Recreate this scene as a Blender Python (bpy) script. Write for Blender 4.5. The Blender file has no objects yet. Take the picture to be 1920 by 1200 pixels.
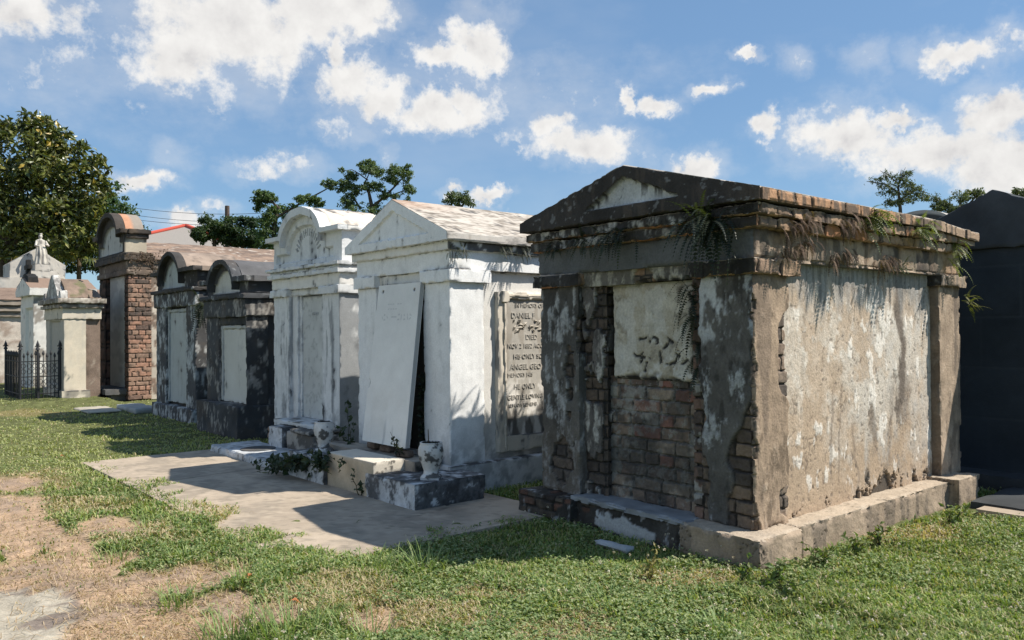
import bpy, math, random
import numpy as np
random.seed(5)
RNG = np.random.RandomState(11)
SC = bpy.context.scene
COL = SC.collection
R2 = math.radians

# ------------------------------------------------------------------ camera frame (measured from the photograph's vanishing points)
FPX = 1525.0
CAMH = 1.6
def _ray(px, py):
    v = np.array([px - 960.0, py - 600.0, FPX]); return v / np.linalg.norm(v)
_Y = _ray(-330, 630); _X = _ray(2760, 606); _X = _X - _Y * (_X @ _Y); _X /= np.linalg.norm(_X); _Z = np.cross(_X, _Y)
CR = np.stack([_X, _Y, _Z])
CPOS = np.array([0, 0, CAMH])
def ray_dir(px, py): return CR @ _ray(px, py)
def on_ground(px, py, z=0.0):
    v = ray_dir(px, py); return CPOS + v * ((z - CAMH) / v[2])
def on_y(px, py, y):
    v = ray_dir(px, py); return CPOS + v * (y / v[1])
def on_x(px, py, x):
    v = ray_dir(px, py); return CPOS + v * (x / v[0])
def at_depth(px, py, d):
    v = ray_dir(px, py); f = CR[:, 2]; return CPOS + v * (d / (v @ f))

# ------------------------------------------------------------------ noise
_T = RNG.rand(64, 64, 64).astype(np.float32)
def vnoise(P):
    i = np.floor(P).astype(np.int64); f = (P - i).astype(np.float32); f = f * f * (3 - 2 * f)
    a = i & 63; b = (i + 1) & 63
    x0, y0, z0 = a[:, 0], a[:, 1], a[:, 2]; x1, y1, z1 = b[:, 0], b[:, 1], b[:, 2]
    fx, fy, fz = f[:, 0], f[:, 1], f[:, 2]
    c00 = _T[x0, y0, z0] * (1 - fx) + _T[x1, y0, z0] * fx
    c10 = _T[x0, y1, z0] * (1 - fx) + _T[x1, y1, z0] * fx
    c01 = _T[x0, y0, z1] * (1 - fx) + _T[x1, y0, z1] * fx
    c11 = _T[x0, y1, z1] * (1 - fx) + _T[x1, y1, z1] * fx
    c0 = c00 * (1 - fy) + c10 * fy; c1 = c01 * (1 - fy) + c11 * fy
    return c0 * (1 - fz) + c1 * fz
def fbm(P, s, octv=4, seed=0.0, gain=0.55):
    s = np.array(s if hasattr(s, '__len__') else (s, s, s), dtype=np.float64)
    p = P * s + np.array([seed * 7.31 + 3.1, seed * 3.77 + 9.2, seed * 5.19 + 1.7])
    t = np.zeros(len(P), np.float32); a = 1.0; n = 0.0
    for o in range(octv):
        t += a * vnoise(p); n += a; a *= gain
        p = p * 2.03 + 11.7
    v = t / n
    return np.clip((v - 0.5) * 1.55 + 0.5, 0, 1)
def sm(a, b, x):
    t = np.clip((x - a) / (b - a), 0, 1); return t * t * (3 - 2 * t)
def mixc(c, d, t):
    return c * (1 - t[:, None]) + np.asarray(d, np.float32) * t[:, None]
def flat(n, c): return np.tile(np.asarray(c, np.float32), (n, 1))

# ------------------------------------------------------------------ object helpers
def tag(o, label=None, cat=None, group=None, kind=None):
    if label: o['label'] = label
    if cat: o['category'] = cat
    if group: o['group'] = group
    if kind: o['kind'] = kind
    return o
def thing(name, loc, label, cat, group=None):
    o = bpy.data.objects.new(name, None); COL.objects.link(o); o.location = [float(v) for v in loc]
    o.empty_display_size = 0.2
    return tag(o, label, cat, group)
def root_loc(p):
    v = np.zeros(3)
    while p is not None:
        v += np.array(p.location); p = p.parent
    return v
def mesh_obj(name, V, F, mat, parent=None, colors=None, smooth=True, sharp=38):
    """V (n,3) world coords; F list/array of polygons"""
    V = np.asarray(V, np.float32)
    if parent is not None: V = V - root_loc(parent).astype(np.float32)
    me = bpy.data.meshes.new(name)
    if isinstance(F, np.ndarray):
        k = F.shape[1]; loops = F.astype(np.int32).ravel(); starts = np.arange(0, len(loops), k, dtype=np.int32); tot = np.full(len(F), k, np.int32)
    else:
        tot = np.array([len(f) for f in F], np.int32); loops = np.array([i for f in F for i in f], np.int32)
        starts = np.concatenate([[0], np.cumsum(tot)[:-1]]).astype(np.int32)
    me.vertices.add(len(V)); me.vertices.foreach_set('co', V.ravel())
    me.loops.add(len(loops)); me.loops.foreach_set('vertex_index', loops)
    me.polygons.add(len(starts)); me.polygons.foreach_set('loop_start', starts); me.polygons.foreach_set('loop_total', tot)
    me.update(calc_edges=True); me.validate()
    me.polygons.foreach_set('use_smooth', np.full(len(me.polygons), bool(smooth)))
    if smooth and sharp: me.set_sharp_from_angle(angle=R2(sharp))
    if colors is not None and len(me.vertices) == len(V):
        at = me.color_attributes.new('Col', 'FLOAT_COLOR', 'POINT')
        c4 = np.ones((len(V), 4), np.float32); c4[:, :3] = np.clip(colors, 0, 1)
        at.data.foreach_set('color', c4.ravel())
    if mat is not None: me.materials.append(mat)
    o = bpy.data.objects.new(name, me); COL.objects.link(o)
    if parent is not None: o.parent = parent
    return o

# ------------------------------------------------------------------ dense pieces: (V, F, N, E) with E = distance to the nearest edge of the face
def _grid(A, normal, du, dv):
    nu, nv = A.shape[:2]
    V = A.reshape(-1, 3)
    i = np.arange(nu * nv).reshape(nu, nv)
    F = np.stack([i[:-1, :-1], i[1:, :-1], i[1:, 1:], i[:-1, 1:]], -1).reshape(-1, 4)
    n = np.cross(A[-1, 0] - A[0, 0] + 1e-9, A[0, -1] - A[0, 0] + 1e-9)
    if normal.ndim == 1: N = np.tile(normal, (len(V), 1)); ref = normal
    else: N = normal.reshape(-1, 3); ref = N.mean(0)
    if n @ ref < 0: F = F[:, ::-1]
    U = np.minimum(du, du[-1] - du); W = np.minimum(dv, dv[-1] - dv)
    E = np.minimum(U[:, None], W[None, :]).reshape(-1)
    return V, F, N, E
def _merge(parts):
    V = np.concatenate([p[0] for p in parts]); N = np.concatenate([p[2] for p in parts]); E = np.concatenate([p[3] for p in parts])
    off = 0; Fs = []
    for p in parts: Fs.append(p[1] + off); off += len(p[0])
    F = np.concatenate(Fs)
    key = np.round(V * 5000).astype(np.int64)
    _, idx, inv = np.unique(key, axis=0, return_index=True, return_inverse=True)
    inv = inv.ravel(); m = len(idx)
    NV = V[idx]; NN = np.zeros((m, 3)); np.add.at(NN, inv, N); NN /= np.maximum(np.linalg.norm(NN, axis=1, keepdims=True), 1e-6)
    EE = np.full(m, 9.0); np.minimum.at(EE, inv, E)
    F = inv[F]
    ok = (F[:, 0] != F[:, 1]) & (F[:, 1] != F[:, 2]) & (F[:, 2] != F[:, 3]) & (F[:, 3] != F[:, 0])
    return NV, F[ok], NN, EE
def _lin(a, b, res, brk=()):
    pts = sorted(set([a, b] + [x for x in brk if a < x < b])); out = []
    for p, q in zip(pts[:-1], pts[1:]):
        n = max(1, int(math.ceil((q - p) / res))); out += list(np.linspace(p, q, n + 1)[:-1])
    return np.array(out + [b])
def slab(y0, y1, zb, zt, xa, xb, res=0.03, brk=(), skip='', resx=None):
    """solid between curves zb(y) and zt(y), y0..y1, extruded along x from xa to xb. skip: letters of faces left out (f b t u l r)"""
    fb = zb if callable(zb) else (lambda y, c=zb: np.full_like(y, c, dtype=float))
    ft = zt if callable(zt) else (lambda y, c=zt: np.full_like(y, c, dtype=float))
    ys = _lin(y0, y1, res, brk); b = fb(ys); t = np.maximum(ft(ys), b + 1e-4)
    xs = _lin(xa, xb, resx or res)
    nz = max(1, int(math.ceil((t - b).max() / res)))
    ts = np.linspace(0, 1, nz + 1)
    hz = (t - b).max()
    P = []
    yz = b[:, None] + (t - b)[:, None] * ts[None]
    def at_x(x): return np.stack([np.full_like(yz, x), np.repeat(ys[:, None], nz + 1, 1), yz], -1)
    if 'f' not in skip: P.append(_grid(at_x(xa), np.array([-1., 0, 0]), ys - ys[0], ts * hz))
    if 'b' not in skip: P.append(_grid(at_x(xb), np.array([1., 0, 0]), ys - ys[0], ts * hz))
    def sheet(z, sgn):
        A = np.stack([np.repeat(xs[None], len(ys), 0), np.repeat(ys[:, None], len(xs), 1), np.repeat(z[:, None], len(xs), 1)], -1)
        g = np.gradient(z, ys) if len(ys) > 2 else np.zeros_like(z)
        g = np.clip(g, -6, 6)
        n = np.stack([np.zeros_like(g), -g, np.ones_like(g)], -1); n /= np.linalg.norm(n, axis=1, keepdims=True)
        return _grid(A, np.repeat((n * sgn)[:, None], len(xs), 1), ys - ys[0], xs - xs[0])
    if 't' not in skip: P.append(sheet(t, 1))
    if 'u' not in skip: P.append(sheet(b, -1))
    for j, nrm, ch in ((0, -1., 'r'), (-1, 1., 'l')):
        if ch in skip or t[j] - b[j] < 1e-3: continue
        z = b[j] + (t[j] - b[j]) * ts
        A = np.stack([np.repeat(xs[:, None], len(ts), 1), np.full((len(xs), len(ts)), ys[j]), np.repeat(z[None], len(xs), 0)], -1)
        P.append(_grid(A, np.array([0, nrm, 0]), xs - xs[0], ts * (t[j] - b[j])))
    return _merge(P)
def box(x0, x1, y0, y1, z0, z1, res=0.03, skip='', resx=None):
    return slab(y0, y1, z0, z1, x0, x1, res, (), skip, resx)
def join(ps):
    off = 0; Vs, Fs, Ns, Es = [], [], [], []
    for V, F, N, E in ps:
        Vs.append(V); Fs.append(F + off); Ns.append(N); Es.append(E); off += len(V)
    return np.concatenate(Vs), np.concatenate(Fs), np.concatenate(Ns), np.concatenate(Es)
def lathe(cx, cy, prof, seg=40, res=0.02, wob=None):
    """prof: list of (r,z) bottom to top"""
    pts = []
    for (r0, z0), (r1, z1) in zip(prof[:-1], prof[1:]):
        n = max(1, int(math.hypot(r1 - r0, z1 - z0) / res))
        for k in range(n): pts.append((r0 + (r1 - r0) * k / n, z0 + (z1 - z0) * k / n))
    pts.append(prof[-1]); pts = np.array(pts)
    a = np.linspace(0, 2 * math.pi, seg + 1)
    rr = pts[:, 0][:, None] * (np.ones_like(a)[None] if wob is None else wob(a, pts[:, 1]))
    A = np.stack([cx + rr * np.cos(a)[None], cy + rr * np.sin(a)[None], np.repeat(pts[:, 1][:, None], seg + 1, 1)], -1)
    N = np.stack([np.cos(a) * np.ones((len(pts), 1)), np.sin(a) * np.ones((len(pts), 1)), np.zeros((len(pts), seg + 1))], -1)
    L = np.concatenate([[0], np.cumsum(np.hypot(*np.diff(pts, axis=0).T))])
    V, F, NN, E = _grid(A, N, L, a)
    E[:] = 1.0
    return _merge([(V, F, NN, E)])
def part(name, parent, pieces, style, mat, label=None, sharp=38, warp=None):
    V, F, N, E = join(pieces) if isinstance(pieces, list) else pieces
    col, disp = style(V, N, E)
    V2 = V + N * disp[:, None]
    if warp is not None: V2 = warp(V2)
    o = mesh_obj(name, V2, F, mat, parent, col, True, sharp)
    if label: o['label'] = label
    return o

# ------------------------------------------------------------------ materials
def newmat(name):
    m = bpy.data.materials.new(name); m.use_nodes = True
    nt = m.node_tree; b = nt.nodes['Principled BSDF']
    return m, nt, b
def surf_mat(name, rough=0.9, bump=0.35, bs=70.0, speck=0.18, spec=0.25, big=9.0):
    """colour from the surface's own albedo attribute, broken up by fine noise, with grain bump"""
    m, nt, b = newmat(name); L = nt.links.new; A = nt.nodes.new
    at = A('ShaderNodeAttribute'); at.attribute_name = 'Col'
    tc = A('ShaderNodeTexCoord')
    n1 = A('ShaderNodeTexNoise'); n1.inputs['Scale'].default_value = bs; n1.inputs['Detail'].default_value = 5; n1.inputs['Roughness'].default_value = 0.65
    L(tc.outputs['Object'], n1.inputs['Vector'])
    n2 = A('ShaderNodeTexNoise'); n2.inputs['Scale'].default_value = big; n2.inputs['Detail'].default_value = 8; n2.inputs['Roughness'].default_value = 0.7
    L(tc.outputs['Object'], n2.inputs['Vector'])
    add = A('ShaderNodeMath'); add.operation = 'ADD'; L(n1.outputs['Fac'], add.inputs[0]); L(n2.outputs['Fac'], add.inputs[1])
    mr = A('ShaderNodeMapRange'); mr.inputs['From Min'].default_value = 0.65; mr.inputs['From Max'].default_value = 1.35
    mr.inputs['To Min'].default_value = 1 - speck; mr.inputs['To Max'].default_value = 1 + speck; L(add.outputs[0], mr.inputs['Value'])
    mu = A('ShaderNodeVectorMath'); mu.operation = 'SCALE'; L(at.outputs['Color'], mu.inputs[0]); L(mr.outputs[0], mu.inputs['Scale'])
    L(mu.outputs[0], b.inputs['Base Color'])
    b.inputs['Roughness'].default_value = rough; b.inputs['Specular IOR Level'].default_value = spec
    bp = A('ShaderNodeBump'); bp.inputs['Strength'].default_value = bump; bp.inputs['Distance'].default_value = 0.01
    L(add.outputs[0], bp.inputs['Height']); L(bp.outputs[0], b.inputs['Normal'])
    return m
def leaf_mat(name, rough=0.5, spec=0.4, trans=0.3):
    m, nt, b = newmat(name); L = nt.links.new; A = nt.nodes.new
    at = A('ShaderNodeAttribute'); at.attribute_name = 'Col'
    L(at.outputs['Color'], b.inputs['Base Color']); b.inputs['Roughness'].default_value = rough; b.inputs['Specular IOR Level'].default_value = spec
    if trans > 0:
        tr = A('ShaderNodeBsdfTranslucent'); mx = A('ShaderNodeMixShader'); mx.inputs[0].default_value = trans
        gm = A('ShaderNodeVectorMath'); gm.operation = 'MULTIPLY'; gm.inputs[1].default_value = (1.5, 1.6, 0.5); L(at.outputs['Color'], gm.inputs[0])
        L(gm.outputs[0], tr.inputs['Color'])
        out = nt.nodes['Material Output']; L(b.outputs[0], mx.inputs[1]); L(tr.outputs[0], mx.inputs[2]); L(mx.outputs[0], out.inputs['Surface'])
    return m
M_STUCCO = surf_mat('weathered_stucco', 0.92, 0.2, 60, 0.14)
M_BRICK = surf_mat('old_brick_and_plaster', 0.95, 0.6, 55, 0.28)
M_MARBLE = surf_mat('weathered_marble', 0.6, 0.12, 90, 0.07, 0.4)
M_CONC = surf_mat('worn_concrete', 0.9, 0.3, 120, 0.12)
M_SOIL = surf_mat('ground_soil', 1.0, 0.9, 45, 0.35, 0.1)
M_LEAF = leaf_mat('leaf_surface')
M_GLOSSLEAF = leaf_mat('glossy_leaf', 0.32, 0.5, 0.18)
M_GRASS = leaf_mat('grass_blade', 0.55, 0.3, 0.3)
M_DRY = leaf_mat('dry_plant', 0.9, 0.1, 0.15)
M_BARK = surf_mat('tree_bark', 0.95, 0.7, 20, 0.3)
M_IRON = surf_mat('black_iron', 0.6, 0.2, 80, 0.2, 0.4)

# ------------------------------------------------------------------ weathering styles -> (albedo, displacement)
def brickpat(P, N, w=0.215, h=0.075, mort=0.012, seed=0):
    """returns mortar mask 0..1, brick random a, brick random b"""
    side = np.abs(N[:, 1]) > np.abs(N[:, 0])
    u = np.where(side, P[:, 0], P[:, 1]); v = P[:, 2]
    wob = (fbm(P, 9, 2, 31) - .5) * 0.012
    v = v + wob; r = np.floor(v / h); u = u + (r % 2) * w * 0.5 + wob
    # header bricks: every third course half length
    hd = (np.mod(r, 3) == 2); w2 = np.where(hd, w * 0.52, w)
    c = np.floor(u / w2)
    du = np.minimum(u - c * w2, (c + 1) * w2 - u); dv = np.minimum(v - r * h, (r + 1) * h - v)
    d = np.minimum(du, dv)
    jit = (fbm(P, 28, 3, 33) - .5) * 0.012
    m = 1 - sm(mort * 0.35, mort * 1.0, d + jit)
    hsh = np.mod(np.sin(r * 127.1 + c * 311.7 + seed) * 43758.5453, 1.0); hs2 = np.mod(np.sin(r * 269.5 + c * 183.3 + seed * 2) * 24634.633, 1.0)
    return m, hsh, hs2
def brick_col(P, N, seed=0, base=(.22, .12, .085), alt=(.16, .13, .10), dark=(.07, .06, .055), mortar=(.05, .047, .043), h=0.075, w=.215):
    m, a, b = brickpat(P, N, w=w, h=h, seed=seed)
    col = flat(len(P), base); col = mixc(col, alt, sm(.35, .65, a)); col = mixc(col, dark, sm(.62, .95, b) * .8)
    col *= (0.75 + 0.5 * fbm(P, 25, 4, seed))[:, None]
    n = fbm(P, 6, 4, seed + 4)
    col = mixc(col, (.06, .055, .05), sm(.55, .8, n) * .7)
    col = mixc(col, mortar, m)
    disp = -m * 0.016 + (a - .5) * 0.008 + (fbm(P, 40, 3, seed + 9) - .5) * 0.008
    return col, disp
def st_white(base=(.74, .735, .715), mold=0.2, streak=0.35, topm=0.5, chip=0.012, seed=0, grey=(.36, .37, .37), dark=(.055, .056, .058), low=0.0, zlow=0.0, warm=0.0):
    def f(P, N, E):
        n1 = fbm(P, 2.3, 5, seed); n2 = fbm(P, (13, 13, 1.1), 4, seed + 1); n3 = fbm(P, 6.5, 6, seed + 2, .62)
        col = flat(len(P), base) * (0.93 + .14 * n1)[:, None]
        col = mixc(col, (.62, .54, .43), sm(.5, .8, n1) * warm)
        col = mixc(col, grey, sm(.52, .78, .55 * n2 + .45 * n3) * streak)
        mm = sm(.76 - .42 * mold, .86 - .38 * mold, .62 * n3 + .38 * n2)
        col = mixc(col, dark, mm * .92 * (mold > 0))
        up = sm(.3, .8, N[:, 2])
        col = mixc(col, (.12, .115, .11), up * sm(.62 - .35 * topm, .74 - .3 * topm, n3))
        em = sm(.03, .0, E) * sm(.5, .62, n3); col = mixc(col, dark, em * .55 * min(1, mold * 2 + .15))
        if low > 0: col = mixc(col, dark, low * sm(zlow + .5, zlow, P[:, 2]) * sm(.35, .6, n3))
        disp = (fbm(P, 3, 3, seed + 5) - .5) * 0.01 - sm(.02, 0, E) * chip * sm(.45, .7, fbm(P, 10, 4, seed + 6)) - mm * .003
        return col, disp
    return f
def st_dark(base=(.055, .055, .055), light=(.42, .42, .40), amt=0.35, seed=0, chip=.015, brown=.3, sc=4.5, vert=1.0):
    def f(P, N, E):
        n1 = fbm(P, 2.5, 5, seed); n3 = fbm(P, (sc, sc, sc * .7 * vert), 6, seed + 2, .68); n2 = fbm(P, (20, 20, 6.0), 5, seed + 1, .65)
        col = flat(len(P), base) * (.55 + .9 * n1)[:, None]
        col = mixc(col, (.12, .09, .065), sm(.45, .8, fbm(P, 3.3, 4, seed + 8)) * brown)
        w = sm(.76 - .36 * amt, .88 - .34 * amt, .55 * n3 + .45 * n2)
        col = mixc(col, light, w * (.25 + .75 * fbm(P, 26, 4, seed + 9, .7)).clip(0, 1))
        disp = (n1 - .5) * .012 + w * .004 - sm(.025, 0, E) * chip * sm(.4, .65, fbm(P, 9, 4, seed + 6)) + (fbm(P, 30, 3, seed + 7) - .5) * .006
        return col, disp
    return f
# ================================================================== the big crumbling tomb in the foreground
def poly_mask(u, v, segs, wid):
    """thin strokes along segments in face coordinates"""
    d = np.full(len(u), 9.0)
    for (a, b, c, e) in segs:
        L2 = (c - a) ** 2 + (e - b) ** 2 + 1e-9
        t = np.clip(((u - a) * (c - a) + (v - b) * (e - b)) / L2, 0, 1)
        d = np.minimum(d, np.hypot(u - a - t * (c - a), v - b - t * (e - b)))
    return sm(wid, wid * .45, d)
def peel(P, N, E, pl_col, pl_disp, bare, seed, th=.022, **kw):
    """plaster coat over brick: bare (0/1 field) decides where the coat has fallen"""
    bc, bd = brick_col(P, N, seed, **kw)
    col = pl_col * (1 - bare[:, None]) + bc * bare[:, None]
    edge = sm(.15, .5, bare) * sm(.9, .55, bare)
    col = mixc(col, (.03, .028, .026), edge * .8)
    return col, pl_disp * (1 - bare) + (bd - th) * bare
def big_plaster(P, seed, base, light, amt, streaky=1.6):
    n1 = fbm(P, 2.6, 5, seed); n2 = fbm(P, (20, 20, 3.2), 5, seed + 1, .65); n3 = fbm(P, (15, 15, 9), 6, seed + 2, .68); n4 = fbm(P, (6, 6, 3.5), 5, seed + 6)
    col = flat(len(P), base) * (.55 + .75 * n1 + .35 * (n3 - .5))[:, None]
    col = mixc(col, np.array(base) * .35, sm(.52, .68, .55 * n4 + .45 * fbm(P, (24, 24, 10), 5, seed + 7, .65)) * .75)
    k = .40 * n3 + .32 * n2 + .28 * n4
    w = sm(.66 - .24 * amt, .76 - .20 * amt, k)
    col = mixc(col, light, w * (.25 + .7 * fbm(P, 40, 4, seed + 3, .7)).clip(0, 1))
    disp = (n1 - .5) * .014 + (n3 - .5) * .008 + w * .003
    return col, disp
def st_pil_near(P, N, E):
    front = N[:, 0] < -.5
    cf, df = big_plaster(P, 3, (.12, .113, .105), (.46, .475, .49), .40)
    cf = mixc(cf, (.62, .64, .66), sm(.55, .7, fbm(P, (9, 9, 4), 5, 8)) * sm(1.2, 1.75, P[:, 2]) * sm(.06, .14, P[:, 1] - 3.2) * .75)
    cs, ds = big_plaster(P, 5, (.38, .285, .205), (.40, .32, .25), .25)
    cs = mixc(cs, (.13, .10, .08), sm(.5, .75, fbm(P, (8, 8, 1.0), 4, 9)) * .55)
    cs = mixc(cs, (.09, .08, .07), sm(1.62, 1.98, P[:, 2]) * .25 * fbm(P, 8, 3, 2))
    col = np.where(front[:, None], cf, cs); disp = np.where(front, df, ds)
    j = (fbm(P, (5, 5, 4), 4, 12) - .5)
    y = P[:, 1] - 3.198; x = P[:, 0] - 4.873; z = P[:, 2]
    wz = .022 + .17 * sm(1.15, .6, z) * (0.45 + 1.1 * fbm(P, (.01, .01, 4.5), 2, 15)) + j * .09
    bf = sm(.014, -.014, y - wz) * (z < 1.72 + j)
    wl = .0 + .055 * sm(1.3, .7, z) + j * .12
    bf = np.maximum(bf, sm(.012, -.012, (3.657 - P[:, 1]) - wl))
    bs = sm(.012, -.012, x - (.024 + j * .15 + .012 * (np.mod(np.floor(z / .1), 2))))
    rs = .457 - x
    wr = -.02 + .15 * sm(1.82, 1.6, z) * sm(.98, 1.25, z) + .035 * sm(1.0, .8, z) + .11 * sm(.50, .44, z) * sm(.22, .3, z) + j * .10
    bs = np.maximum(bs, sm(.012, -.012, rs - wr))
    bare = np.where(front, bf, bs); bare = np.where((np.abs(N[:, 0]) > .3) & (np.abs(N[:, 1]) > .3), np.maximum(bf, bs), bare)
    c, d = peel(P, N, E, col, disp, bare, 2, .026, base=(.26, .19, .14), alt=(.2, .155, .12), mortar=(.05, .043, .038), h=.1, w=.27)
    dk = front & (bare > .5)
    c[dk] *= .75
    return c, d - sm(.03, 0, E) * .02 * sm(.45, .65, fbm(P, 9, 4, 30))
def st_pil_left(P, N, E):
    cf, df = big_plaster(P, 43, (.115, .11, .10), (.48, .49, .49), .58)
    cf = mixc(cf, (.16, .135, .11), sm(1.1, .4, P[:, 2]) * .6)
    u = 5.36 - P[:, 1]; z = P[:, 2]; j = fbm(P, (6, 6, 5), 4, 45) - .5
    def blob(uc, zc, ru, rz): return sm(.1, -.1, np.hypot((u - uc) / ru, (z - zc) / rz) - 1 + j * 1.5 + .25 * (np.mod(np.floor(z / .1), 2) - .5))
    bare = np.maximum(blob(.36, 1.17, .06, .22), blob(.24, .47, .12, .17)); bare = np.maximum(bare, blob(.46, 1.6, .03, .2))
    c, d = peel(P, N, E, cf, df, bare, 7, .025, base=(.16, .125, .10), alt=(.13, .11, .095), h=.1, w=.25)
    c[bare > .5] *= .8
    return c, d - sm(.03, 0, E) * .02 * sm(.45, .65, fbm(P, 9, 4, 31))
def st_front_frame(P, N, E):
    c, d = big_plaster(P, 61, (.13, .12, .11), (.54, .52, .47), .72)
    z = P[:, 2]; j = fbm(P, (8, 8, 5), 4, 47) - .5
    bare = sm(-.02, .02, j * 1.3 + .30 * sm(1.0, .5, z) - .17 + .42 * sm(4.71, 4.64, P[:, 1]) * (z < 1.9))
    cc, dd = peel(P, N, E, c, d, bare, 9, .03, base=(.15, .115, .09), alt=(.12, .10, .085), h=.1, w=.25)
    cc[bare > .5] *= .75
    return cc, dd
def st_front_right(P, N, E):
    c, d = brick_col(P, N, 14, base=(.17, .11, .085), alt=(.12, .1, .085), h=.1, w=.27)
    k = sm(.66, .74, fbm(P, 9, 5, 71)); return mixc(c, (.35, .35, .33), k * .7), d * 1.3
def st_lintel(P, N, E):
    c, d = big_plaster(P, 62, (.16, .15, .13), (.56, .53, .44), .85)
    y = P[:, 1]; j = fbm(P, 7, 4, 48) - .5
    b = sm(.1, -.1, np.hypot((y - 4.17) / .11, (P[:, 2] - 2.0) / .09) - 1 + j * 1.2)
    bc, bd = brick_col(P, N, 3, base=(.3, .2, .14)); c = c * (1 - b[:, None]) + bc * b[:, None]
    low = sm(.03, -.02, P[:, 2] - 1.99 + j * .1) * sm(4.3, 4.2, y)
    c = mixc(c, (.035, .033, .03), low); return c, d - b * .02 - low * .02
def st_tablet(P, N, E):
    n = fbm(P, 5, 5, 81); n3 = fbm(P, 11, 6, 83, .65)
    c = flat(len(P), (.50, .465, .39)) * (.72 + .5 * n)[:, None]
    c = mixc(c, (.17, .155, .13), sm(.54, .70, .6 * n3 + .4 * fbm(P, 28, 5, 88, .7)) * .7); c = mixc(c, (.36, .31, .23), sm(.5, .68, fbm(P, 3.5, 5, 89)) * .5)
    c = mixc(c, (.56, .54, .49), sm(.57, .68, fbm(P, (10, 10, 6), 5, 84)) * .7)
    low = sm(1.50, 1.22, P[:, 2])
    c = mixc(c, (.64, .63, .60), low * sm(.46, .6, fbm(P, 8, 4, 85)) * .7)
    u, v = P[:, 1], P[:, 2]; w = (fbm(P, 14, 3, 86) - .5) * .05
    S = [(4.29, 1.33, 4.29, 1.42), (4.35, 1.385, 4.22, 1.37), (4.26, 1.27, 4.23, 1.33), (4.31, 1.52, 4.24, 1.53), (4.20, 1.50, 4.18, 1.545), (4.18, 1.545, 4.13, 1.52), (4.13, 1.52, 4.14, 1.49),
         (4.09, 1.42, 4.10, 1.34), (4.10, 1.34, 4.02, 1.33), (4.03, 1.33, 3.96, 1.335), (3.96, 1.335, 3.93, 1.42), (3.93, 1.42, 3.90, 1.35), (4.06, 1.45, 4.02, 1.52), (4.02, 1.52, 3.97, 1.49), (3.88, 1.33, 3.84, 1.36)]
    k = poly_mask(u + w, v + w * .7, S, .018) * sm(.30, .42, fbm(P, 24, 4, 87))
    c = mixc(c, (.045, .043, .04), k)
    edge = sm(.05, .0, P[:, 2] - 1.20 + w * 1.6); c = mixc(c, (.04, .037, .033), edge)
    edr = sm(.05, -.02, P[:, 1] - 3.80 + w * 3); c = mixc(c, (.05, .045, .04), edr * .9)
    return c, (n3 - .5) * .012 - k * .012 - edge * .02 - sm(.62, .72, n3) * .006 - sm(.04, 0, E) * .02 * n
def st_infill(P, N, E):
    c, d = brick_col(P, N, 21, base=(.20, .15, .115), alt=(.27, .215, .165), dark=(.11, .08, .07), mortar=(.125, .12, .112), h=.104, w=.285)
    m, a, b = brickpat(P, N, .285, .104, seed=21)
    c = mixc(c, (.22, .09, .07), sm(.90, .93, a) * (1 - m) * .8)
    k = np.maximum(sm(.60, .70, fbm(P, 4.5, 6, 23)), sm(.56, .64, fbm(P, 13, 5, 26, .65)) * .75); c = mixc(c, (.30, .30, .275), k * .7)
    c = mixc(c, (.045, .045, .043), sm(.58, .75, fbm(P, 3.2, 5, 25)) * .6)
    return c, d * 1.2 * (1 - .6 * k)
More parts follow.
